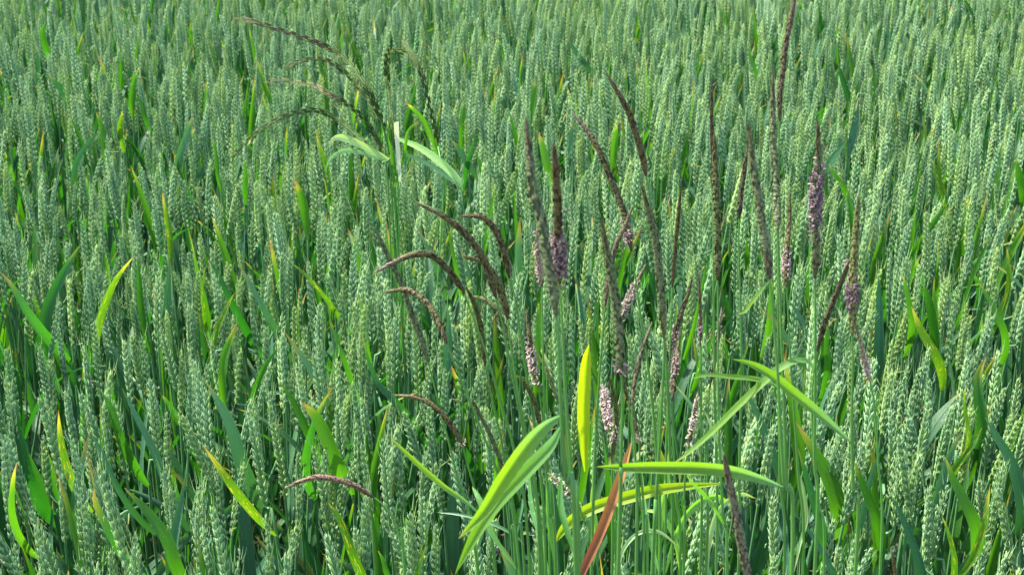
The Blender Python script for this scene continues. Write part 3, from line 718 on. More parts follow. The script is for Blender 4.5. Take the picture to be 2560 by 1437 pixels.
# name-like key, spike pixels tip->base, width px, (mid, base, tip) colours, flowering (t0, t1, colours, count) measured base->tip or None,
# stem pixels below the base, label
SPK_LIST = [
 ('A',[(1048,510),(1119,547),(1169,591),(1206,641),(1223,688),(1240,744)],19,(BROWN,DARK,TIPC),None,[(1256,810),(1285,960),(1330,1200),(1350,1437)],"black-grass with the topmost long brown spike arching down to the right"),
 ('B',[(1161,540),(1203,542),(1230,564),(1250,598),(1263,641),(1274,695)],18,(BROWN,PURP,PURP),None,[(1287,742),(1298,816),(1315,927),(1342,1120),(1365,1437)],"black-grass with a brown spike hooked sharply over at its purple tip"),
 ('C',[(947,676),(994,651),(1038,636),(1078,638),(1112,665),(1139,698),(1160,732)],18,(BROWN,PURP,(0.24,0.16,0.13)),None,[(1186,802),(1216,883),(1250,1000),(1290,1150),(1325,1437)],"black-grass with a strongly arched spike ending in a fine pinkish tip"),
 ('D',[(966,729),(1011,724),(1048,740),(1078,772),(1099,813),(1117,860)],18,(BROWN,PURP,BROWN),None,[(1135,905),(1200,1065),(1255,1220),(1300,1437)],"black-grass with the lower arched brown spike crossed by a grey blurred one"),
 ('E',[(1167,643),(1206,655),(1233,685),(1250,722),(1261,759),(1270,797)],20,((0.10,0.10,0.025),PURP,BROWN),None,[(1276,860),(1298,1000),(1330,1200),(1352,1437)],"black-grass with an olive spike arched close beside the longest brown one"),
 ('F',[(1169,725),(1186,759),(1199,802),(1206,850),(1213,913)],15,(GREEN,BROWN,BROWN),None,[(1225,975),(1255,1110),(1290,1300),(1312,1437)],"black-grass with a thin olive spike curving down from the pink-tipped arch"),
 ('G',[(1181,740),(1216,752),(1240,776),(1256,809),(1270,843),(1280,880)],16,(GREEN,GREEN,YEL),None,[(1290,950),(1318,1110),(1358,1437)],"black-grass with a slender green spike curved like a bow, lowest of its cluster"),
 ('H',[(945,585),(957,614),(984,668),(1011,729),(1031,789),(1052,843),(1070,905)],17,(GREY,GREY,GREY),None,[(1095,1000),(1140,1180),(1195,1437)],"black-grass with a straight grey-green spike slanting across the two arched ones"),
 ('I',[(1316,315),(1325,400),(1334,480),(1354,554),(1367,641),(1381,715),(1391,789)],29,(GREY,GREY,PURP),None,[(1396,850),(1401,1000),(1414,1200),(1440,1440)],"black-grass with a long thick grey-green blurred spike, nearly upright"),
 ('J',[(1386,375),(1390,440),(1394,520),(1396,590),(1396,650),(1400,708)],25,(BROWN,BROWN,PURP),(0.06,0.42,[MAUVE,PINKW,(0.3,0.2,0.2)],200),[(1405,800),(1415,1000),(1430,1200),(1447,1440)],"black-grass with a thick brown spike wrapped in mauve anthers at its lower half"),
 ('K',[(1345,560),(1343,610),(1347,650),(1352,690),(1354,715)],14,(CREAM,BROWN,CREAM),(0.2,0.75,[PINKW,(0.6,0.36,0.38),CREAM],70),[(1356,780),(1358,900),(1362,1100),(1375,1437)],"black-grass with a small pale pink flowering spike left of the mauve one"),
 ('L',[(1437,290),(1470,330),(1495,370),(1520,430),(1545,490),(1562,540),(1572,590),(1579,628)],17,(BROWN,DARK,(0.24,0.16,0.13)),(0.06,0.25,[PINKW,(0.34,0.22,0.21)],45),[(1588,690),(1600,780),(1622,930),(1640,1120),(1650,1437)],"black-grass with a long leaning spike, pinkish at both ends"),
 ('M',[(1520,190),(1550,240),(1575,290),(1595,350),(1608,400),(1615,440)],17,(BROWN,PURP,TIPC),None,[(1625,500),(1645,700),(1665,900),(1675,1150),(1680,1437)],"black-grass with a bowed brown spike high above the crop, fraying at its tip"),
 ('N',[(1608,475),(1625,540),(1640,600),(1648,680),(1655,760),(1660,845)],22,(GREY,YEL,BROWN),None,[(1660,900),(1652,1050),(1640,1250),(1630,1437)],"black-grass with a blurred olive-grey spike hanging straight below the bowed one"),
 ('O',[(1578,525),(1560,570),(1540,610),(1528,655),(1520,700),(1513,765)],15,(DARK,PURP,BROWN),None,[(1508,820),(1498,950),(1488,1120),(1478,1437)],"black-grass with a dark brown spike leaning right, its tip touching another"),
 ('P',[(1507,565),(1515,620),(1527,680),(1537,740),(1545,800),(1550,870),(1553,935)],25,(GREY,GREEN,BROWN),(0.0,0.12,[MAUVE,PINKW],18),[(1556,1010),(1552,1150),(1545,1437)],"black-grass with a wide blurred grey-green spike and mauve anthers at its foot"),
 ('Q',[(1610,670),(1595,700),(1580,730),(1565,762),(1552,800)],14,(DARK,BROWN,BROWN),(0.05,0.7,[PINKW,CREAM,PINKW],120),[(1545,860),(1535,1000),(1530,1200),(1530,1437)],"black-grass with a short slanted spike bristling with pale pink anthers"),
 ('R',[(1702,465),(1697,530),(1690,600),(1685,660),(1681,718)],11,(BROWN,PURP,PURP),None,[(1678,800),(1672,950),(1665,1150),(1660,1437)],"black-grass with a very slim straight brown spike behind the others"),
 ('S',[(1729,700),(1718,740),(1700,790),(1688,830),(1675,875),(1664,918)],14,(DARK,BROWN,BROWN),(0.1,0.5,[PINKW,MAUVE],60),[(1655,980),(1645,1100),(1640,1437)],"black-grass with a dark leaning spike flowering pink near its middle"),
 ('T',[(1627,815),(1610,860),(1595,910),(1585,960),(1580,1012)],13,(DARK,PURP,BROWN),None,[(1582,1060),(1588,1150),(1590,1437)],"black-grass with a short dark spike leaning right above the red-brown blade"),
 ('U',[(1700,835),(1692,890),(1686,940),(1680,1002)],13,(PURP,DARK,BROWN),(0.2,0.8,[PINKW,(0.34,0.22,0.21)],45),[(1682,1080),(1690,1250),(1700,1437)],"black-grass with a small purplish spike close under the dark leaning one"),
 ('V',[(1780,203),(1779,300),(1781,390),(1781,480)],10,(DARK,DARK,PURP),None,[(1783,600),(1784,750),(1786,950),(1790,1437)],"black-grass with a pencil-thin dark spike standing perfectly upright"),
 ('VV',[(1786,345),(1789,450),(1792,540),(1794,620),(1794,700)],21,(GREEN,BROWN,BROWN),None,[(1795,800),(1795,960),(1800,1150),(1808,1300),(1816,1440)],"black-grass with an upright olive blurred spike directly under the pencil-thin one"),
 ('W',[(1994,-45),(1984,10),(1975,60),(1963,120),(1957,180),(1950,240),(1949,302)],14,(PURP,DARK,(0.20,0.13,0.10)),None,[(1947,360),(1945,600),(1946,900),(1950,1200),(1960,1440)],"tallest black-grass, its purplish-brown spike rising out of the field's top edge"),
 ('X',[(1932,190),(1932,300),(1936,400),(1940,480),(1942,530),(1944,577)],21,(GREY,GREY,PURP),None,[(1946,640),(1952,800),(1960,1000),(1966,1200),(1978,1440)],"black-grass with a grey blurred spike standing just beside the tallest one"),
 ('Y',[(1868,375),(1860,430),(1852,490),(1848,547)],14,(DARK,DARK,BROWN),None,[(1847,620),(1852,800),(1853,960),(1848,1200),(1845,1437)],"black-grass with a short almost black spike left of a long blurred one"),
 ('Z',[(1872,325),(1880,400),(1893,480),(1905,560),(1915,620),(1925,697)],24,(GREY,PURP,BROWN),None,[(1932,780),(1944,930),(1950,1050),(1960,1212),(1980,1440)],"black-grass with a long thick blurred spike leaning left, right of the black one"),
 ('AA',[(1975,485),(1973,560),(1968,610),(1966,660),(1966,718)],14,(BROWN,BROWN,BROWN),(0.1,0.45,[PINKW,(0.5,0.32,0.35)],60),[(1970,780),(1978,920),(1985,1024),(1996,1192),(2007,1440)],"black-grass with a slim brown spike ringed by pink anthers low down"),
 ('AB',[(2045,312),(2046,380),(2044,430),(2040,500),(2040,580),(2039,640),(2038,695)],21,(GREY,BROWN,PURP),(0.32,0.7,[MAUVE,(0.26,0.16,0.19),PINKW],220),[(2038,760),(2038,957),(2036,1150),(2036,1440)],"black-grass with the most purple upright spike, thick with mauve anthers"),
 ('AC',[(2126,648),(2105,700),(2085,750),(2065,800),(2043,877)],15,(DARK,DARK,DARK),(0.9,1.0,[CREAM],14),[(2034,930),(2030,1050),(2045,1250),(2060,1437)],"black-grass with a dark brown rod-like spike slanting right to a frayed tip"),
 ('AD',[(2146,500),(2141,560),(2137,620),(2134,680),(2132,740),(2132,790),(2131,838)],22,(YEL,YEL,GREEN),(0.22,0.5,[MAUVE,(0.26,0.16,0.19)],90),[(2132,900),(2130,1000),(2130,1108),(2133,1226),(2138,1440)],"black-grass with a yellowish fading spike banded by purple anthers"),
 ('AE',[(2140,815),(2153,860),(2166,915),(2176,955)],12,(CREAM,CREAM,GREY),(0.1,0.55,[(0.65,0.5,0.46),CREAM],60),[(2185,1010),(2195,1150),(2200,1437)],"black-grass with a small whitish flowering spike leaning left behind a stem"),
 ('AF',[(1747,690),(1750,750),(1751,800),(1752,862)],9,(PURP,PURP,TIPC),(0.1,0.4,[PINKW],20),[(1753,930),(1752,1100),(1750,1437)],"black-grass with a thin faded pinkish spike between two brown ones"),
 ('AG',[(1803,778),(1795,840),(1787,900),(1775,965)],10,(PURP,BROWN,PINKW),(0.55,0.9,[PINKW],25),[(1770,1050),(1768,1200),(1765,1437)],"black-grass with a slender spike, pale pink at top, behind an upright stem"),
 ('AH',[(1317,783),(1322,830),(1328,880),(1334,920),(1345,965)],15,(BROWN,YEL,BROWN),(0.1,0.62,[PINKW,CREAM,(0.6,0.45,0.42)],130),[(1355,1030),(1368,1150),(1385,1437)],"black-grass with a bushy whitish-pink flowering spike left of the thick stems"),
 ('AI',[(1345,885),(1368,930),(1385,975),(1402,1015)],10,(YEL,BROWN,BROWN),None,[(1412,1060),(1425,1200),(1440,1437)],"black-grass with a thin yellow-brown spike slanting right below the bushy one"),
 ('AJ',[(1309,955),(1328,985),(1341,1020),(1352,1067)],14,(GREEN,BROWN,BROWN),None,[(1360,1120),(1375,1280),(1390,1437)],"black-grass with a short olive spike curving above the double lime blade"),
 ('AK',[(1508,968),(1513,1000),(1520,1040),(1527,1075)],18,(PURP,BROWN,PINKW),(0.1,1.0,[PINKW,(0.6,0.46,0.44)],150),[(1534,1150),(1540,1300),(1545,1437)],"black-grass with a stubby pale pink flowering spike right of the yellow blade"),
 ('AL',[(1526,950),(1537,1000),(1541,1060),(1534,1110),(1530,1155)],13,(GREEN,DARK,GREEN),(0.25,0.5,[PINKW,CREAM],35),[(1530,1200),(1535,1300),(1540,1437)],"black-grass with a curved dark olive spike touching the stubby pink one"),
 ('AM',[(992,988),(1040,993),(1085,1015),(1115,1045),(1140,1080),(1158,1112)],16,(BROWN,BROWN,TIPC),(0.0,0.06,[CREAM],8),[(1166,1150),(1200,1270),(1240,1437)],"black-grass with a lone brown arching spike low over the wheat, tip pointing left"),
 ('AN',[(1183,1003),(1210,1055),(1235,1110),(1250,1150),(1257,1192)],12,(GREY,BROWN,PURP),None,[(1262,1230),(1275,1330),(1290,1437)],"black-grass with a thin blurred spike leaning left above the double lime blade"),
 ('AO',[(722,1215),(760,1200),(800,1192),(850,1200),(890,1215),(935,1243)],16,((0.19,0.10,0.07),PURP,TIPC),None,[(958,1262),(985,1300),(1003,1360),(1012,1437)],"black-grass with a pinkish-brown spike lying almost flat across wheat ears"),
 ('AP',[(1813,1150),(1822,1200),(1838,1270),(1850,1340),(1862,1400),(1872,1460)],26,((0.15,0.15,0.085),(0.13,0.14,0.07),PURP),None,[(1880,1520),(1890,1620)],"black-grass with a big blurred grey-brown spike close to the camera at the bottom"),
 ('AQ',[(1743,990),(1737,1030),(1730,1070),(1722,1110)],11,(BROWN,BROWN,CREAM),(0.1,0.8,[CREAM,(0.65,0.55,0.5)],70),[(1715,1160),(1710,1250),(1708,1437)],"black-grass with a pale shaggy spike behind the long slanting lime blade"),
 ('AR',[(2229,1378),(2235,1410),(2240,1450)],10,(BROWN,BROWN,PINKW),None,[(2245,1500),(2250,1600)],"black-grass with just a small brown spike tip showing at the bottom edge"),
 ('AS',[(1374,1185),(1400,1205),(1425,1235),(1451,1272)],12,(GREY,YEL,YEL),(0.2,0.9,[CREAM,(0.6,0.62,0.45)],60),[(1462,1310),(1480,1437)],"black-grass with a cream flowering spike slanting low among the thick stems"),
 ('AT',[(1575,1008),(1583,1040),(1590,1070),(1597,1108)],12,(DARK,CREAM,BROWN),(0.0,0.2,[CREAM],14),[(1600,1150),(1610,1280),(1618,1437)],"black-grass with a small dark spike meeting the top of the red-brown blade"),
 ('AU',[(1548,905),(1552,925),(1560,960),(1570,1000)],12,(GREEN,GREEN,YEL),None,[(1578,1060),(1600,1250),(1610,1437)],"black-grass with a stub of olive spike under the wide blurred one"),
]
BG = {}
def place_grass(key, spts, wpx, cols, flower, stem_px, label):
    rs = random.Random(sum(map(ord, key)) * 13 + len(spts) * 7 + int(spts[0][0]))
    dist = min(1.0, max(0.60, FPX * 0.0046 / wpx))
    Dn = min(0.93, dist * 0.93)
    if spts[0][1] > 900: Dn = min(Dn, 0.86)
    Dn = {'VV': 0.87, 'T': 0.80, 'O': 0.83, 'AM': 0.90, 'E': 0.84, 'G': 0.86, 'F': 0.88}.get(key, Dn)
    wr = wpx / FPX * Dn * 1.06
    P = [at_D(q[0], q[1], Dn + 0.02 * rs.uniform(-1, 1) * 0) for q in spts]
    n = len(P)
    slope = rs.uniform(-0.03, 0.03)
    P = [at_D(q[0], q[1], Dn + slope * (1 - k / (n - 1))) for k, q in enumerate(spts)]
    S = [P[-1]] + [at_D(q[0], q[1], Dn) for q in stem_px]
    # carry the stem on to the ground
    last = S[-1]; dr = (S[-1] - S[-2]).normalized()
    foot = Vector((last.x + dr.x * 0.18, Dn + 0.02, 0))
    S.append(last.lerp(foot, 0.5) + Vector((dr.x * 0.03, 0, 0))); S.append(foot)
    cat = 'grass plant'
    pl = thing('black_grass', foot, label, cat, 'black-grass plants standing above the wheat')
    cl = [p - foot for p in spline(P[::-1], 26)]
    st = [p - foot for p in spline(S, 30)]
    mb = MB()
    rr = max(0.00055, wr * 0.105)
    tube(mb, st, lambda t: rr * (1 + 0.9 * min(1, max(0, t - 0.12) * 2.2)), 7)
    link('stem', mb.mesh('stem', [M_BSTEM]), pl)
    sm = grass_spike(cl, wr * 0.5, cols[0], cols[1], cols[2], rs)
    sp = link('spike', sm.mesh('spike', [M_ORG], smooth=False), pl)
    if flower:
        am = anthers(cl, wr * 0.5, flower[0], flower[1], flower[2], rs, int(flower[3] * 1.5))
        link('anthers', am.mesh('anthers', [M_ANTH]), sp)
    mid = spts[len(spts) // 2]
    LANDMARK.append((mid[0], mid[1], label.split(' with ', 1)[-1]))
    BG[key] = (pl, foot, Dn)
for s in SPK_LIST: place_grass(*s)

# blades of the black-grass plants, base (at the stem) -> tip
GB = [
 ('J',[(1404,1064),(1374,1118),(1303,1192),(1236,1266),(1186,1343),(1138,1434)],44,M_LIME,0.25,"long lime blade, lower of the crossing pair",0.0),
 ('I',[(1412,1034),(1360,1068),(1310,1125),(1258,1200),(1208,1280),(1147,1345)],44,M_LIME,-0.3,"long lime blade, upper of the crossing pair",0.01),
 ('O',[(1463,1178),(1460,1110),(1459,1030),(1462,960),(1467,900),(1473,860)],36,M_YLIME,0.1,"broad yellow-green blade standing upright",-0.02),
 ('Z',[(1957,1217),(1900,1196),(1830,1178),(1750,1170),(1640,1168),(1560,1168),(1490,1166)],34,M_LIME,-0.35,"horizontal lime blade with a brown point",-0.03),
 ('VV',[(1799,1209),(1720,1215),(1640,1225),(1560,1245),(1480,1270),(1430,1300),(1403,1330),(1390,1355)],36,M_YLIME,0.15,"arching yellow-green blade with a withered tip",-0.01),
 ('T',[(1578,1105),(1562,1160),(1542,1220),(1517,1290),(1483,1370),(1448,1445),(1415,1515)],29,M_RUST,0.2,"red-brown dying blade hanging down",-0.03),
 ('AM',[(1200,1285),(1160,1250),(1110,1215),(1060,1172),(1015,1130),(975,1092)],17,M_LIME,-0.4,"slender blade with a yellow tip",0.0),
 ('AD',[(2126,1103),(2080,1062),(2030,1020),(1980,980),(1930,940),(1880,912),(1830,897)],30,M_LIME,0.1,"bright lime blade reaching left",-0.02),
 ('AB',[(2037,930),(2022,905),(1990,902),(1950,920),(1910,955),(1850,1010),(1780,1080),(1720,1132),(1680,1160)],20,M_LIME,0.5,"long blade bent over and hanging down",-0.01),
 ('X',[(1952,972),(1920,955),(1880,946),(1830,942),(1770,937),(1725,947)],15,M_LIME,0.3,"thin pale blade",-0.01),
 ('AN',[(1310,1362),(1290,1340),(1240,1312),(1190,1295),(1140,1284),(1090,1280)],9,M_PALE,0.2,None,0.0),
 ('VV',[(1812,1160),(1800,1115),(1782,1075),(1762,1026)],11,M_PALE,0.3,None,0.0),
 ('Z',[(1925,700),(1900,730),(1880,755),(1862,778),(1842,786)],9,M_LIME,0.2,None,0.0),
 ('AA',[(1996,1180),(2008,1220),(2016,1300),(2000,1360),(1985,1430)],12,M_PALE,0.4,None,0.0),
 ('AQ',[(1715,1185),(1740,1215),(1765,1240),(1800,1290),(1830,1350)],14,M_GRASS,0.4,None,0.01),
 ('J',[(1440,1400),(1412,1310),(1400,1250),(1404,1190)],18,M_GRASS,0.5,None,0.02),
 ('AJ',[(1385,1400),(1372,1300),(1370,1230),(1376,1170)],18,M_GRASS,0.5,None,0.03),
 ('S',[(1640,1437),(1650,1300),(1668,1200),(1676,1100)],18,M_GRASS,0.5,None,0.03),
 ('R',[(1662,1437),(1690,1340),(1730,1270),(1790,1240),(1840,1275)],20,M_GRASS,0.3,None,0.03),
 ('U',[(1700,1437),(1690,1360),(1670,1310),(1640,1280),(1600,1275)],16,M_GRASS,0.3,None,0.02),
 ('AG',[(1768,1437),(1775,1340),(1800,1270),(1850,1235),(1890,1245)],17,M_PALE,0.5,None,0.03),
 ('AS',[(1478,1430),(1490,1340),(1480,1250),(1486,1195)],17,M_GRASS,0.5,None,0.03),
 ('L',[(1650,1437),(1625,1340),(1612,1260),(1606,1180)],20,M_GRASS,-0.6,None,0.04),
 ('K',[(1372,1437),(1350,1330),(1330,1260),(1322,1170)],20,M_GRASS,-0.6,None,0.04),
 ('D',[(1290,1420),(1230,1330),(1200,1250),(1180,1215)],16,M_GRASS,-0.6,None,0.03),
 ('AL',[(1540,1437),(1560,1370),(1600,1330),(1650,1330),(1700,1370)],12,M_PALE,0.2,None,0.02),
]
for gi, (key, pts, wpx, mat, tilt, label, dd) in enumerate(GB):
    pl, foot, Dn = BG[key]
    rs = random.Random(gi * 17 + 5)
    n = len(pts)
    P = [at_D(q[0], q[1], Dn + dd * k / (n - 1)) for k, q in enumerate(pts)]
    cl = [p - foot for p in spline(P, 30)]
    wr = wpx / FPX * Dn * 0.96 / max(0.6, math.cos(tilt))
    tocam = (Vector((0, 0, CAMZ)) - P[n // 2]).normalized()
    mb = MB()
    blade(mb, cl, wprof(wr, 0.16, 0.4, 3.2), lambda t, tg: Matrix.Rotation(tilt, 3, tg) @ tocam, fold=(0.42 if wpx > 24 else 0.25), ripple=0.02, cols=8, twist=rs.uniform(-.5, .5))
    o = link('leaf', mb.mesh('leaf', [mat]), pl)
    if label: o['label'] = label

# ------------------------------------------------------------------ ryegrass with arching flower spikes
RG = [
 ('R1',[(607,47),(660,62),(720,82),(780,102),(830,125),(870,155),(900,195),(925,235),(945,280),(962,325)],12,(0.30,0.21,0.15),[(975,380),(988,470)],"ryegrass with the longest arching spike, purplish at its tip, highest of the spray"),
 ('R2',[(720,168),(750,155),(790,148),(830,158),(870,190),(905,230),(935,270),(957,315)],8,(0.26,0.23,0.12),[(972,380),(985,480)],"ryegrass with a spike whose thin tip curls down, second in the spray"),
 ('R3',[(680,203),(730,205),(790,217),(830,240),(870,262),(905,292),(935,335),(955,375)],9,(0.34,0.26,0.18),[(968,420),(980,490)],"ryegrass with a pinkish-tipped arching spike, third in the spray"),
 ('R4',[(580,397),(600,370),(640,335),(690,300),(740,282),(790,277),(835,295),(880,330),(920,365)],8,(0.20,0.24,0.09),[(950,405),(972,500)],"ryegrass with the lowest spike bent right over and hanging down"),
 ('R5',[(1003,131),(985,126),(970,133),(967,165),(970,210),(974,260),(978,320),(984,380)],11,(0.18,0.24,0.07),[(990,440),(996,500)],"ryegrass with an upright green spike folded over at a withered tip"),
 ('R6',[(1008,100),(1030,140),(1055,190),(1070,250),(1085,310),(1095,365)],9,(0.20,0.23,0.08),[(1102,410),(1108,500)],"ryegrass with a thin straight spike leaning left, rightmost of the spray"),
]
RD = 1.66
RGP = {}
def rye_spikelet():
    mb = MB()
    for k, (s, z, sc) in enumerate(((1, 0, 1.0), (-1, 0.0028, 0.95), (1, 0.0052, 0.85), (-1, 0.0075, 0.7))):
        f = floret(0.0085 * sc, 0.0026 * sc, 0.0020 * sc, 0.0006, 5)
        mb.add(f, Matrix.Translation((0.0006 * s, 0, z)) @ Matrix.Rotation(0.16 * s, 4, 'Y'))
    return mb
def organic_tint(name, c):
    m = bpy.data.materials.new(name); m.use_nodes = True; nt = m.node_tree
    at = nt.nodes.new('ShaderNodeAttribute'); at.attribute_name = 'Col'
    sp = nt.nodes.new('ShaderNodeSeparateColor'); nt.links.new(at.outputs['Color'], sp.inputs[0])
    b = mixc(nt, sp.outputs[0], tuple(q * 0.7 for q in c), tuple(min(1, q * 1.05) for q in c))
    finish(nt, b, b, 0.1, 0.6, 0.15)
    return m
M_RYE_G = organic_tint('ryegrass_husk_green', (0.06, 0.105, 0.022))
RSPK = rye_spikelet()
for (key, pts, wpx, tipc, stem_px, label) in RG:
    rs = random.Random(int(pts[0][0]))
    n = len(pts)
    P = [at_D(q[0], q[1], RD + 0.03 * math.sin(k + pts[0][0])) for k, q in enumerate(pts)]
    S = [P[-1]] + [at_D(q[0], q[1], RD + 0.01) for q in stem_px]
    foot = Vector((at_D(992, 500, RD).x + rs.uniform(-.10, .06), RD + rs.uniform(0, .06), 0))
    S += [S[-1].lerp(foot, 0.5), foot]
    pl = thing('ryegrass', foot, label, 'grass plant', 'arching ryegrass stems in one spray')
    mb = MB(); tube(mb, [p - foot for p in spline(S, 24)], lambda t: 0.0008 + 0.0006 * t, 6)
    link('stem', mb.mesh('stem', [M_BSTEM]), pl)
    cl = [p - foot for p in spline(P[::-1], 60)]
    mb = MB(); tube(mb, cl, lambda t: 0.0009 * (1 - 0.6 * t), 5)
    sp = link('spike', mb.mesh('spike', [M_RYE_G]), pl)
    m_tip = organic_tint('ryegrass_husk_tip', tuple(q * k_ for q, k_ in zip(tipc, (0.56, 0.60, 0.46))))
    g1 = RSPK.mesh('spikelet', [M_RYE_G]); g2 = RSPK.mesh('spikelet', [m_tip]); 
    L = sum((cl[i + 1] - cl[i]).length for i in range(60))
    cnt = int(L / 0.0078)
    for k in range(cnt):
        t = (k + 0.4) / cnt; f = t * 60; i = min(int(f), 59)
        p = cl[i].lerp(cl[i + 1], f - i); tg = (cl[i + 1] - cl[i]).normalized()
        x, y = frame(tg, Vector((0, -1, 0.3)))
        s = 1 if k % 2 else -1
        sc = (1.0 - 0.55 * max(0, t - 0.6) / 0.4) * wpx / 10.5 * 0.82
        R3 = Matrix((x * s, y * s * 1, tg)).transposed().to_4x4()
        M = Matrix.Translation(p + x * s * 0.0012) @ R3 @ Matrix.Rotation(rs.uniform(0.03, 0.09), 4, 'Y') @ Matrix.Diagonal((sc * 0.92, sc * 1.05, rs.uniform(1.05, 1.3), 1))
        link('spikelet', g2 if t + rs.uniform(-.12, .12) > 0.5 else g1, sp, M)
    RGP[key] = (pl, foot)
    LANDMARK.append((pts[2][0], pts[2][1], label.split(' with ', 1)[-1]))
RB = [
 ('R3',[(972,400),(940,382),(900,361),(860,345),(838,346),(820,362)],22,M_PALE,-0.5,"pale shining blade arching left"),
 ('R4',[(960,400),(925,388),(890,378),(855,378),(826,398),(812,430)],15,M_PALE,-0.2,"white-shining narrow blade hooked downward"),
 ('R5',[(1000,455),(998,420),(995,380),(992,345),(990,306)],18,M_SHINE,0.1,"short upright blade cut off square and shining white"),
 ('R5',[(985,345),(1040,365),(1090,398),(1130,435),(1153,468)],29,M_GRASS2,-0.25,"broad blade sloping right, glowing green at its end"),
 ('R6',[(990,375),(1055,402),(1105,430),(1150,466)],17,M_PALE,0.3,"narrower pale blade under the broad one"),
 ('R6',[(1096,400),(1085,360),(1065,310),(1035,275),(1018,260)],14,M_WLEAFB,0.2,None),
 ('R1',[(985,440),(975,360),(972,330),(968,300)],10,M_WLEAFB,0.2,None),
 ('R2',[(985,470),(1010,390),(1020,330),(1055,300)],10,M_WLEAFB,0.4,None),
]
for gi, (key, pts, wpx, mat, tilt, label) in enumerate(RB):
    pl, foot = RGP[key]
    n = len(pts)
    P = [at_D(q[0], q[1], RD - 0.015 - 0.03 * k / (n - 1)) for k, q in enumerate(pts)]
    cl = [p - foot for p in spline(P, 26)]
    wr = wpx / FPX * RD * 0.84
    tocam = (Vector((0, 0, CAMZ)) - P[n // 2]).normalized()
    mb = MB(); blade(mb, cl, ((lambda t, wr=wr: wr * (0.45 + 0.55 * t)) if gi == 2 else (lambda t, wr=wr: wr * (0.35 + 0.65 * math.sin(min(1, t / 0.75) * math.pi / 2)) * (1 if t < 0.85 else max(0.05, 1 - ((t - 0.85) / 0.15) ** 2))) if gi in (3, 4) else wprof(wr, 0.6, 0.5)), lambda t, tg: Matrix.Rotation(tilt, 3, tg) @ tocam, fold=0.18, cols=6, twist=0.5 * (-1) ** gi)
    o = link('leaf', mb.mesh('leaf', [mat]), pl)
    if label: o['label'] = label
    for q in pts: keepouts.append((q[0], q[1], RD, 14))

# ------------------------------------------------------------------ beetle on a leaf
def beetle():
    tz = D_at_z(1235, 1340, H + 0.02)
    Db = tz - 0.006
    c = at_D(1246, 1374, Db)
    root = thing('beetle', c, "small black beetle with a grey collar clinging to a pale green leaf", 'beetle')
    def ell(rx, ry, rz, off, col, seg=10):
        mb = MB(); rr = []
        for i in range(1, seg // 2 + 2):
            a = math.pi * i / (seg // 2 + 2)
            rr.append([mb.vert((off[0] + rx * math.sin(a) * math.cos(2 * math.pi * k / seg), off[1] + ry * math.sin(a) * math.sin(2 * math.pi * k / seg), off[2] + rz * math.cos(a)), col=col) for k in range(seg)])
        for i in range(len(rr) - 1):
            for k in range(seg): mb.face((rr[i][k], rr[i][(k + 1) % seg], rr[i + 1][(k + 1) % seg], rr[i + 1][k]))
        mb.face(tuple(rr[0])); mb.face(tuple(reversed(rr[-1])))
        return mb
    k = Db / FPX
    link('abdomen', ell(5 * k, 3.5 * k, 10 * k, (0, 0, -3 * k), (0.02, 0.02, 0.025)).mesh('abdomen', [M_INSECT]), root)
    link('thorax', ell(5 * k, 3.5 * k, 3.2 * k, (0, 0, 8.5 * k), (0.22, 0.21, 0.20)).mesh('thorax', [M_INSECT]), root)
    link('head', ell(3.4 * k, 3 * k, 2.8 * k, (0, 0, 12.6 * k), (0.015, 0.015, 0.02)).mesh('head', [M_INSECT]), root)
    for s in (-1, 1):
        for j, z in enumerate((7, 2, -3)):
            mb = MB(); tube(mb, [Vector((s * 3 * k, 0, z * k)), Vector((s * 7.5 * k, 1 * k, (z + 2 - j * 2) * k)), Vector((s * 9 * k, 4 * k, (z - 1 - j * 2) * k))], 0.45 * k, 4, (0.02, 0.02, 0.02))
            link('leg', mb.mesh('leg', [M_INSECT]), root)
        mb = MB(); tube(mb, [Vector((s * 1.5 * k, 0, 14 * k)), Vector((s * 5 * k, -1 * k, 18 * k)), Vector((s * 7 * k, -1 * k, 20 * k))], 0.3 * k, 4, (0.02, 0.02, 0.02))
        link('antenna', mb.mesh('antenna', [M_INSECT]), root)
    root.rotation_euler = (R(-20), R(-8), 0)
    LANDMARK.append((1246, 1374, 'the small black beetle'))
beetle()

# ------------------------------------------------------------------ the wheat crop
random.seed(77)
cell = 0.0405
cands = []
y = 0.74
while y < 7.5:
    hw = 0.5 * y + 1.0
    cs = cell * (1.0 if y < 4.2 else 1.12)
    x = -hw
    while x < hw:
        X = x + random.uniform(-.5, .5) * cs * 1.25; Y = y + random.uniform(-.5, .5) * cs * 1.25
        dn = mnoise.noise(Vector((X * 5.5, Y * 3.0, 3.3)))
        if random.random() < (0.86 if y < 2.0 else 0.92) + dn * (1.1 if y < 2.0 else 0.7):
            cands.append((X, Y))
        x += cs
    y += cs
info = []
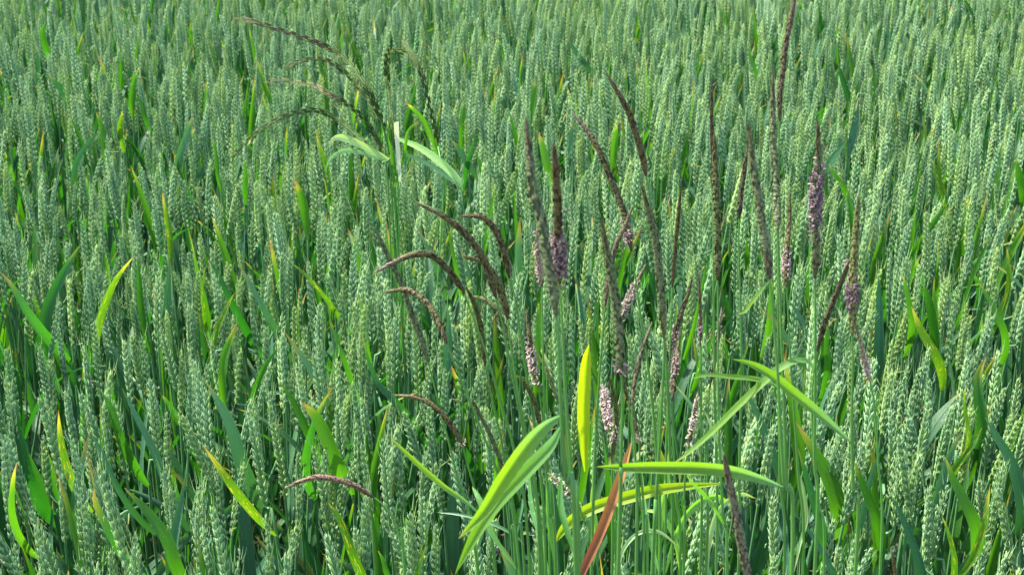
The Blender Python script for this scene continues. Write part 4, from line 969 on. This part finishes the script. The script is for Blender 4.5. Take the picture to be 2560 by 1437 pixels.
# grid for the keep-out test
kg = {}
for (kx, ky, kd, kr) in keepouts: kg.setdefault((int(kx // 40), int(ky // 40)), []).append((kx, ky, kd, kr))
for (X, Y) in cands:
    v = random.randrange(NV)
    hn = mnoise.noise(Vector((X * 2.3, Y * 2.3, 9.1)))
    sc = min(1.09, max(0.80, random.gauss(0.985, 0.038) + hn * 0.07))
    tx, ty = random.gauss(0, 0.036), random.gauss(0, 0.036)
    if random.random() < 0.035: tx *= 3.5; ty *= 3.5
    rz = random.uniform(0, 2 * math.pi)
    # the tilt is the outer rotation, the spin the inner one
    E = (Matrix.Rotation(tx, 3, 'X') @ Matrix.Rotation(ty, 3, 'Y') @ Matrix.Rotation(rz, 3, 'Z')).to_euler()
    Mt = Matrix.Translation((X, Y, 0)) @ E.to_matrix().to_4x4() @ Matrix.Scale(sc, 4)
    top = Mt @ PLANTS[v]['ztop']
    eb = Mt @ PLANTS[v]['Mear'].to_translation()
    px, py, zc = project(top)
    bx, by, _ = project(eb)
    drop = False
    for u in (0, 0.25, 0.5, 0.75, 1):
        qx, qy = px + (bx - px) * u, py + (by - py) * u
        gx, gy = int(qx // 40), int(qy // 40)
        for i in (-1, 0, 1):
            for j in (-1, 0, 1):
                for (kx, ky, kd, kr) in kg.get((gx + i, gy + j), ()):
                    if Y < kd + 0.006 and abs(kx - qx) < kr + 12 * 1.2 / zc * 1.1 and abs(ky - qy) < 28:
                        drop = True
    if drop: continue
    inview = -10 < px < 2570 and -10 < py < 1470 and Y < 4
    info.append((X, Y, v, sc, E, inview, px, py, zc, tx, ty))
vis = sorted([q for q in info if q[5]], key=lambda q: q[8])
n_ind = 300 - len(WL)
ind = vis[:n_ind]
indset = set(id(q) for q in ind)
print('wheat: candidates', len(cands), 'kept', len(info), 'in view', len(vis), 'leaf plants', len(WL))

def landmark_phrase(ph):
    for q in ('an ', 'a ', 'the ', 'its ', 'just a '):
        if ph.startswith(q): ph = ph[len(q):]; break
    words = ph.replace(',', ' ,').split(); out = []
    for wd in words:
        if wd == ',': break
        out.append(wd)
        if wd in ('leaf', 'blade', 'spike', 'spike\'s', 'beetle'): break
    out = [w_ for w_ in out if w_ != ',']
    if not out or out[-1] not in ('leaf', 'blade', 'spike', 'beetle') or not 3 <= len(out) <= 7: return None
    if any(w_ in ('touching', 'behind', 'beside', 'of', 'crossing', 'between') for w_ in out): return None
    return 'the ' + ' '.join(out)
MARKS = {}
for (lx, ly, ph) in LANDMARK:
    q = landmark_phrase(ph)
    if q and q not in MARKS: MARKS[q] = (lx, ly)
def nearest_landmark(px, py):
    ph = min(MARKS, key=lambda k: (MARKS[k][0] - px) ** 2 + (MARKS[k][1] - py) ** 2)
    return MARKS[ph][0], MARKS[ph][1], ph
plans = []; count = {}
for q in ind:
    X, Y, v, sc, E, _, px, py, zc, tx, ty = q
    lx, ly, ph = nearest_landmark(px, py)
    dx, dy = px - lx, py - ly
    if abs(dx) > abs(dy): rel = 'left of' if dx < 0 else 'right of'
    else: rel = 'behind' if dy < 0 else 'in front of'
    lean = 'leaning ' if math.hypot(tx, ty) > 0.10 or PLANTS[v]['bend'] > 0.19 else 'upright '
    size = 'short ' if sc < 0.945 else ('tall ' if sc > 1.02 else '')
    lab = f"{size}{lean}wheat ear {rel} {ph}"
    plans.append((q, lab)); count[lab] = count.get(lab, 0) + 1
used = {}
ORD = ('nearest', 'second nearest', 'third nearest', 'fourth nearest', 'fifth nearest', 'sixth nearest', 'seventh nearest', 'eighth nearest', 'ninth nearest', 'tenth nearest')
for n_, (q, lab) in enumerate(plans):
    X, Y, v, sc, E, _, px, py, zc, tx, ty = q
    k = used.get(lab, 0); used[lab] = k + 1
    if count[lab] > 1: lab = ORD[min(k, 9)] + ' ' + lab
    pl = thing('wheat_plant', (X, Y, 0), lab, 'wheat', 'wheat plants of the crop')
    pl.rotation_euler = E; pl.scale = (sc,) * 3
    vp = PLANTS[v]
    link('stem', vp['stem'], pl)
    add_ear(pl, vp['ear'], vp['Mear'], n_ < 110)
    for lm in vp['leaves']: link('leaf', lm, pl)

# the rest of the crop: one object, instanced on points
src = bpy.data.collections.new('wheat_variants')
for v, vp in enumerate(PLANTS):
    o = bpy.data.objects.new('variant_%02d' % v, vp['joined']); src.objects.link(o)
rest = [q for q in info if id(q) not in indset]
pm = bpy.data.meshes.new('wheat_crop')
pm.from_pydata([(q[0], q[1], 0) for q in rest], [], [])
a = pm.attributes.new('vid', 'INT', 'POINT'); a.data.foreach_set('value', [q[2] for q in rest])
a = pm.attributes.new('scl', 'FLOAT', 'POINT'); a.data.foreach_set('value', [q[3] for q in rest])
a = pm.attributes.new('rot', 'FLOAT_VECTOR', 'POINT'); a.data.foreach_set('vector', [c for q in rest for c in q[4]])
crop = link('wheat_crop', pm); crop['kind'] = 'stuff'; crop['label'] = 'dense green wheat crop with unripe ears filling the field'
g = bpy.data.node_groups.new('scatter', 'GeometryNodeTree')
g.interface.new_socket('Geometry', in_out='INPUT', socket_type='NodeSocketGeometry')
g.interface.new_socket('Geometry', in_out='OUTPUT', socket_type='NodeSocketGeometry')
gi, go = g.nodes.new('NodeGroupInput'), g.nodes.new('NodeGroupOutput')
iop = g.nodes.new('GeometryNodeInstanceOnPoints')
ci = g.nodes.new('GeometryNodeCollectionInfo'); ci.inputs[0].default_value = src
ci.inputs['Separate Children'].default_value = True; ci.inputs['Reset Children'].default_value = True
def named(n, t):
    q = g.nodes.new('GeometryNodeInputNamedAttribute'); q.data_type = t; q.inputs[0].default_value = n
    return q.outputs[0]
g.links.new(gi.outputs[0], iop.inputs['Points']); g.links.new(ci.outputs[0], iop.inputs['Instance'])
iop.inputs['Pick Instance'].default_value = True
g.links.new(named('vid', 'INT'), iop.inputs['Instance Index'])
g.links.new(named('scl', 'FLOAT'), iop.inputs['Scale'])
e2r = g.nodes.new('FunctionNodeEulerToRotation'); g.links.new(named('rot', 'FLOAT_VECTOR'), e2r.inputs[0])
g.links.new(e2r.outputs[0], iop.inputs['Rotation'])
g.links.new(iop.outputs[0], go.inputs[0])
md = crop.modifiers.new('scatter', 'NODES'); md.node_group = g
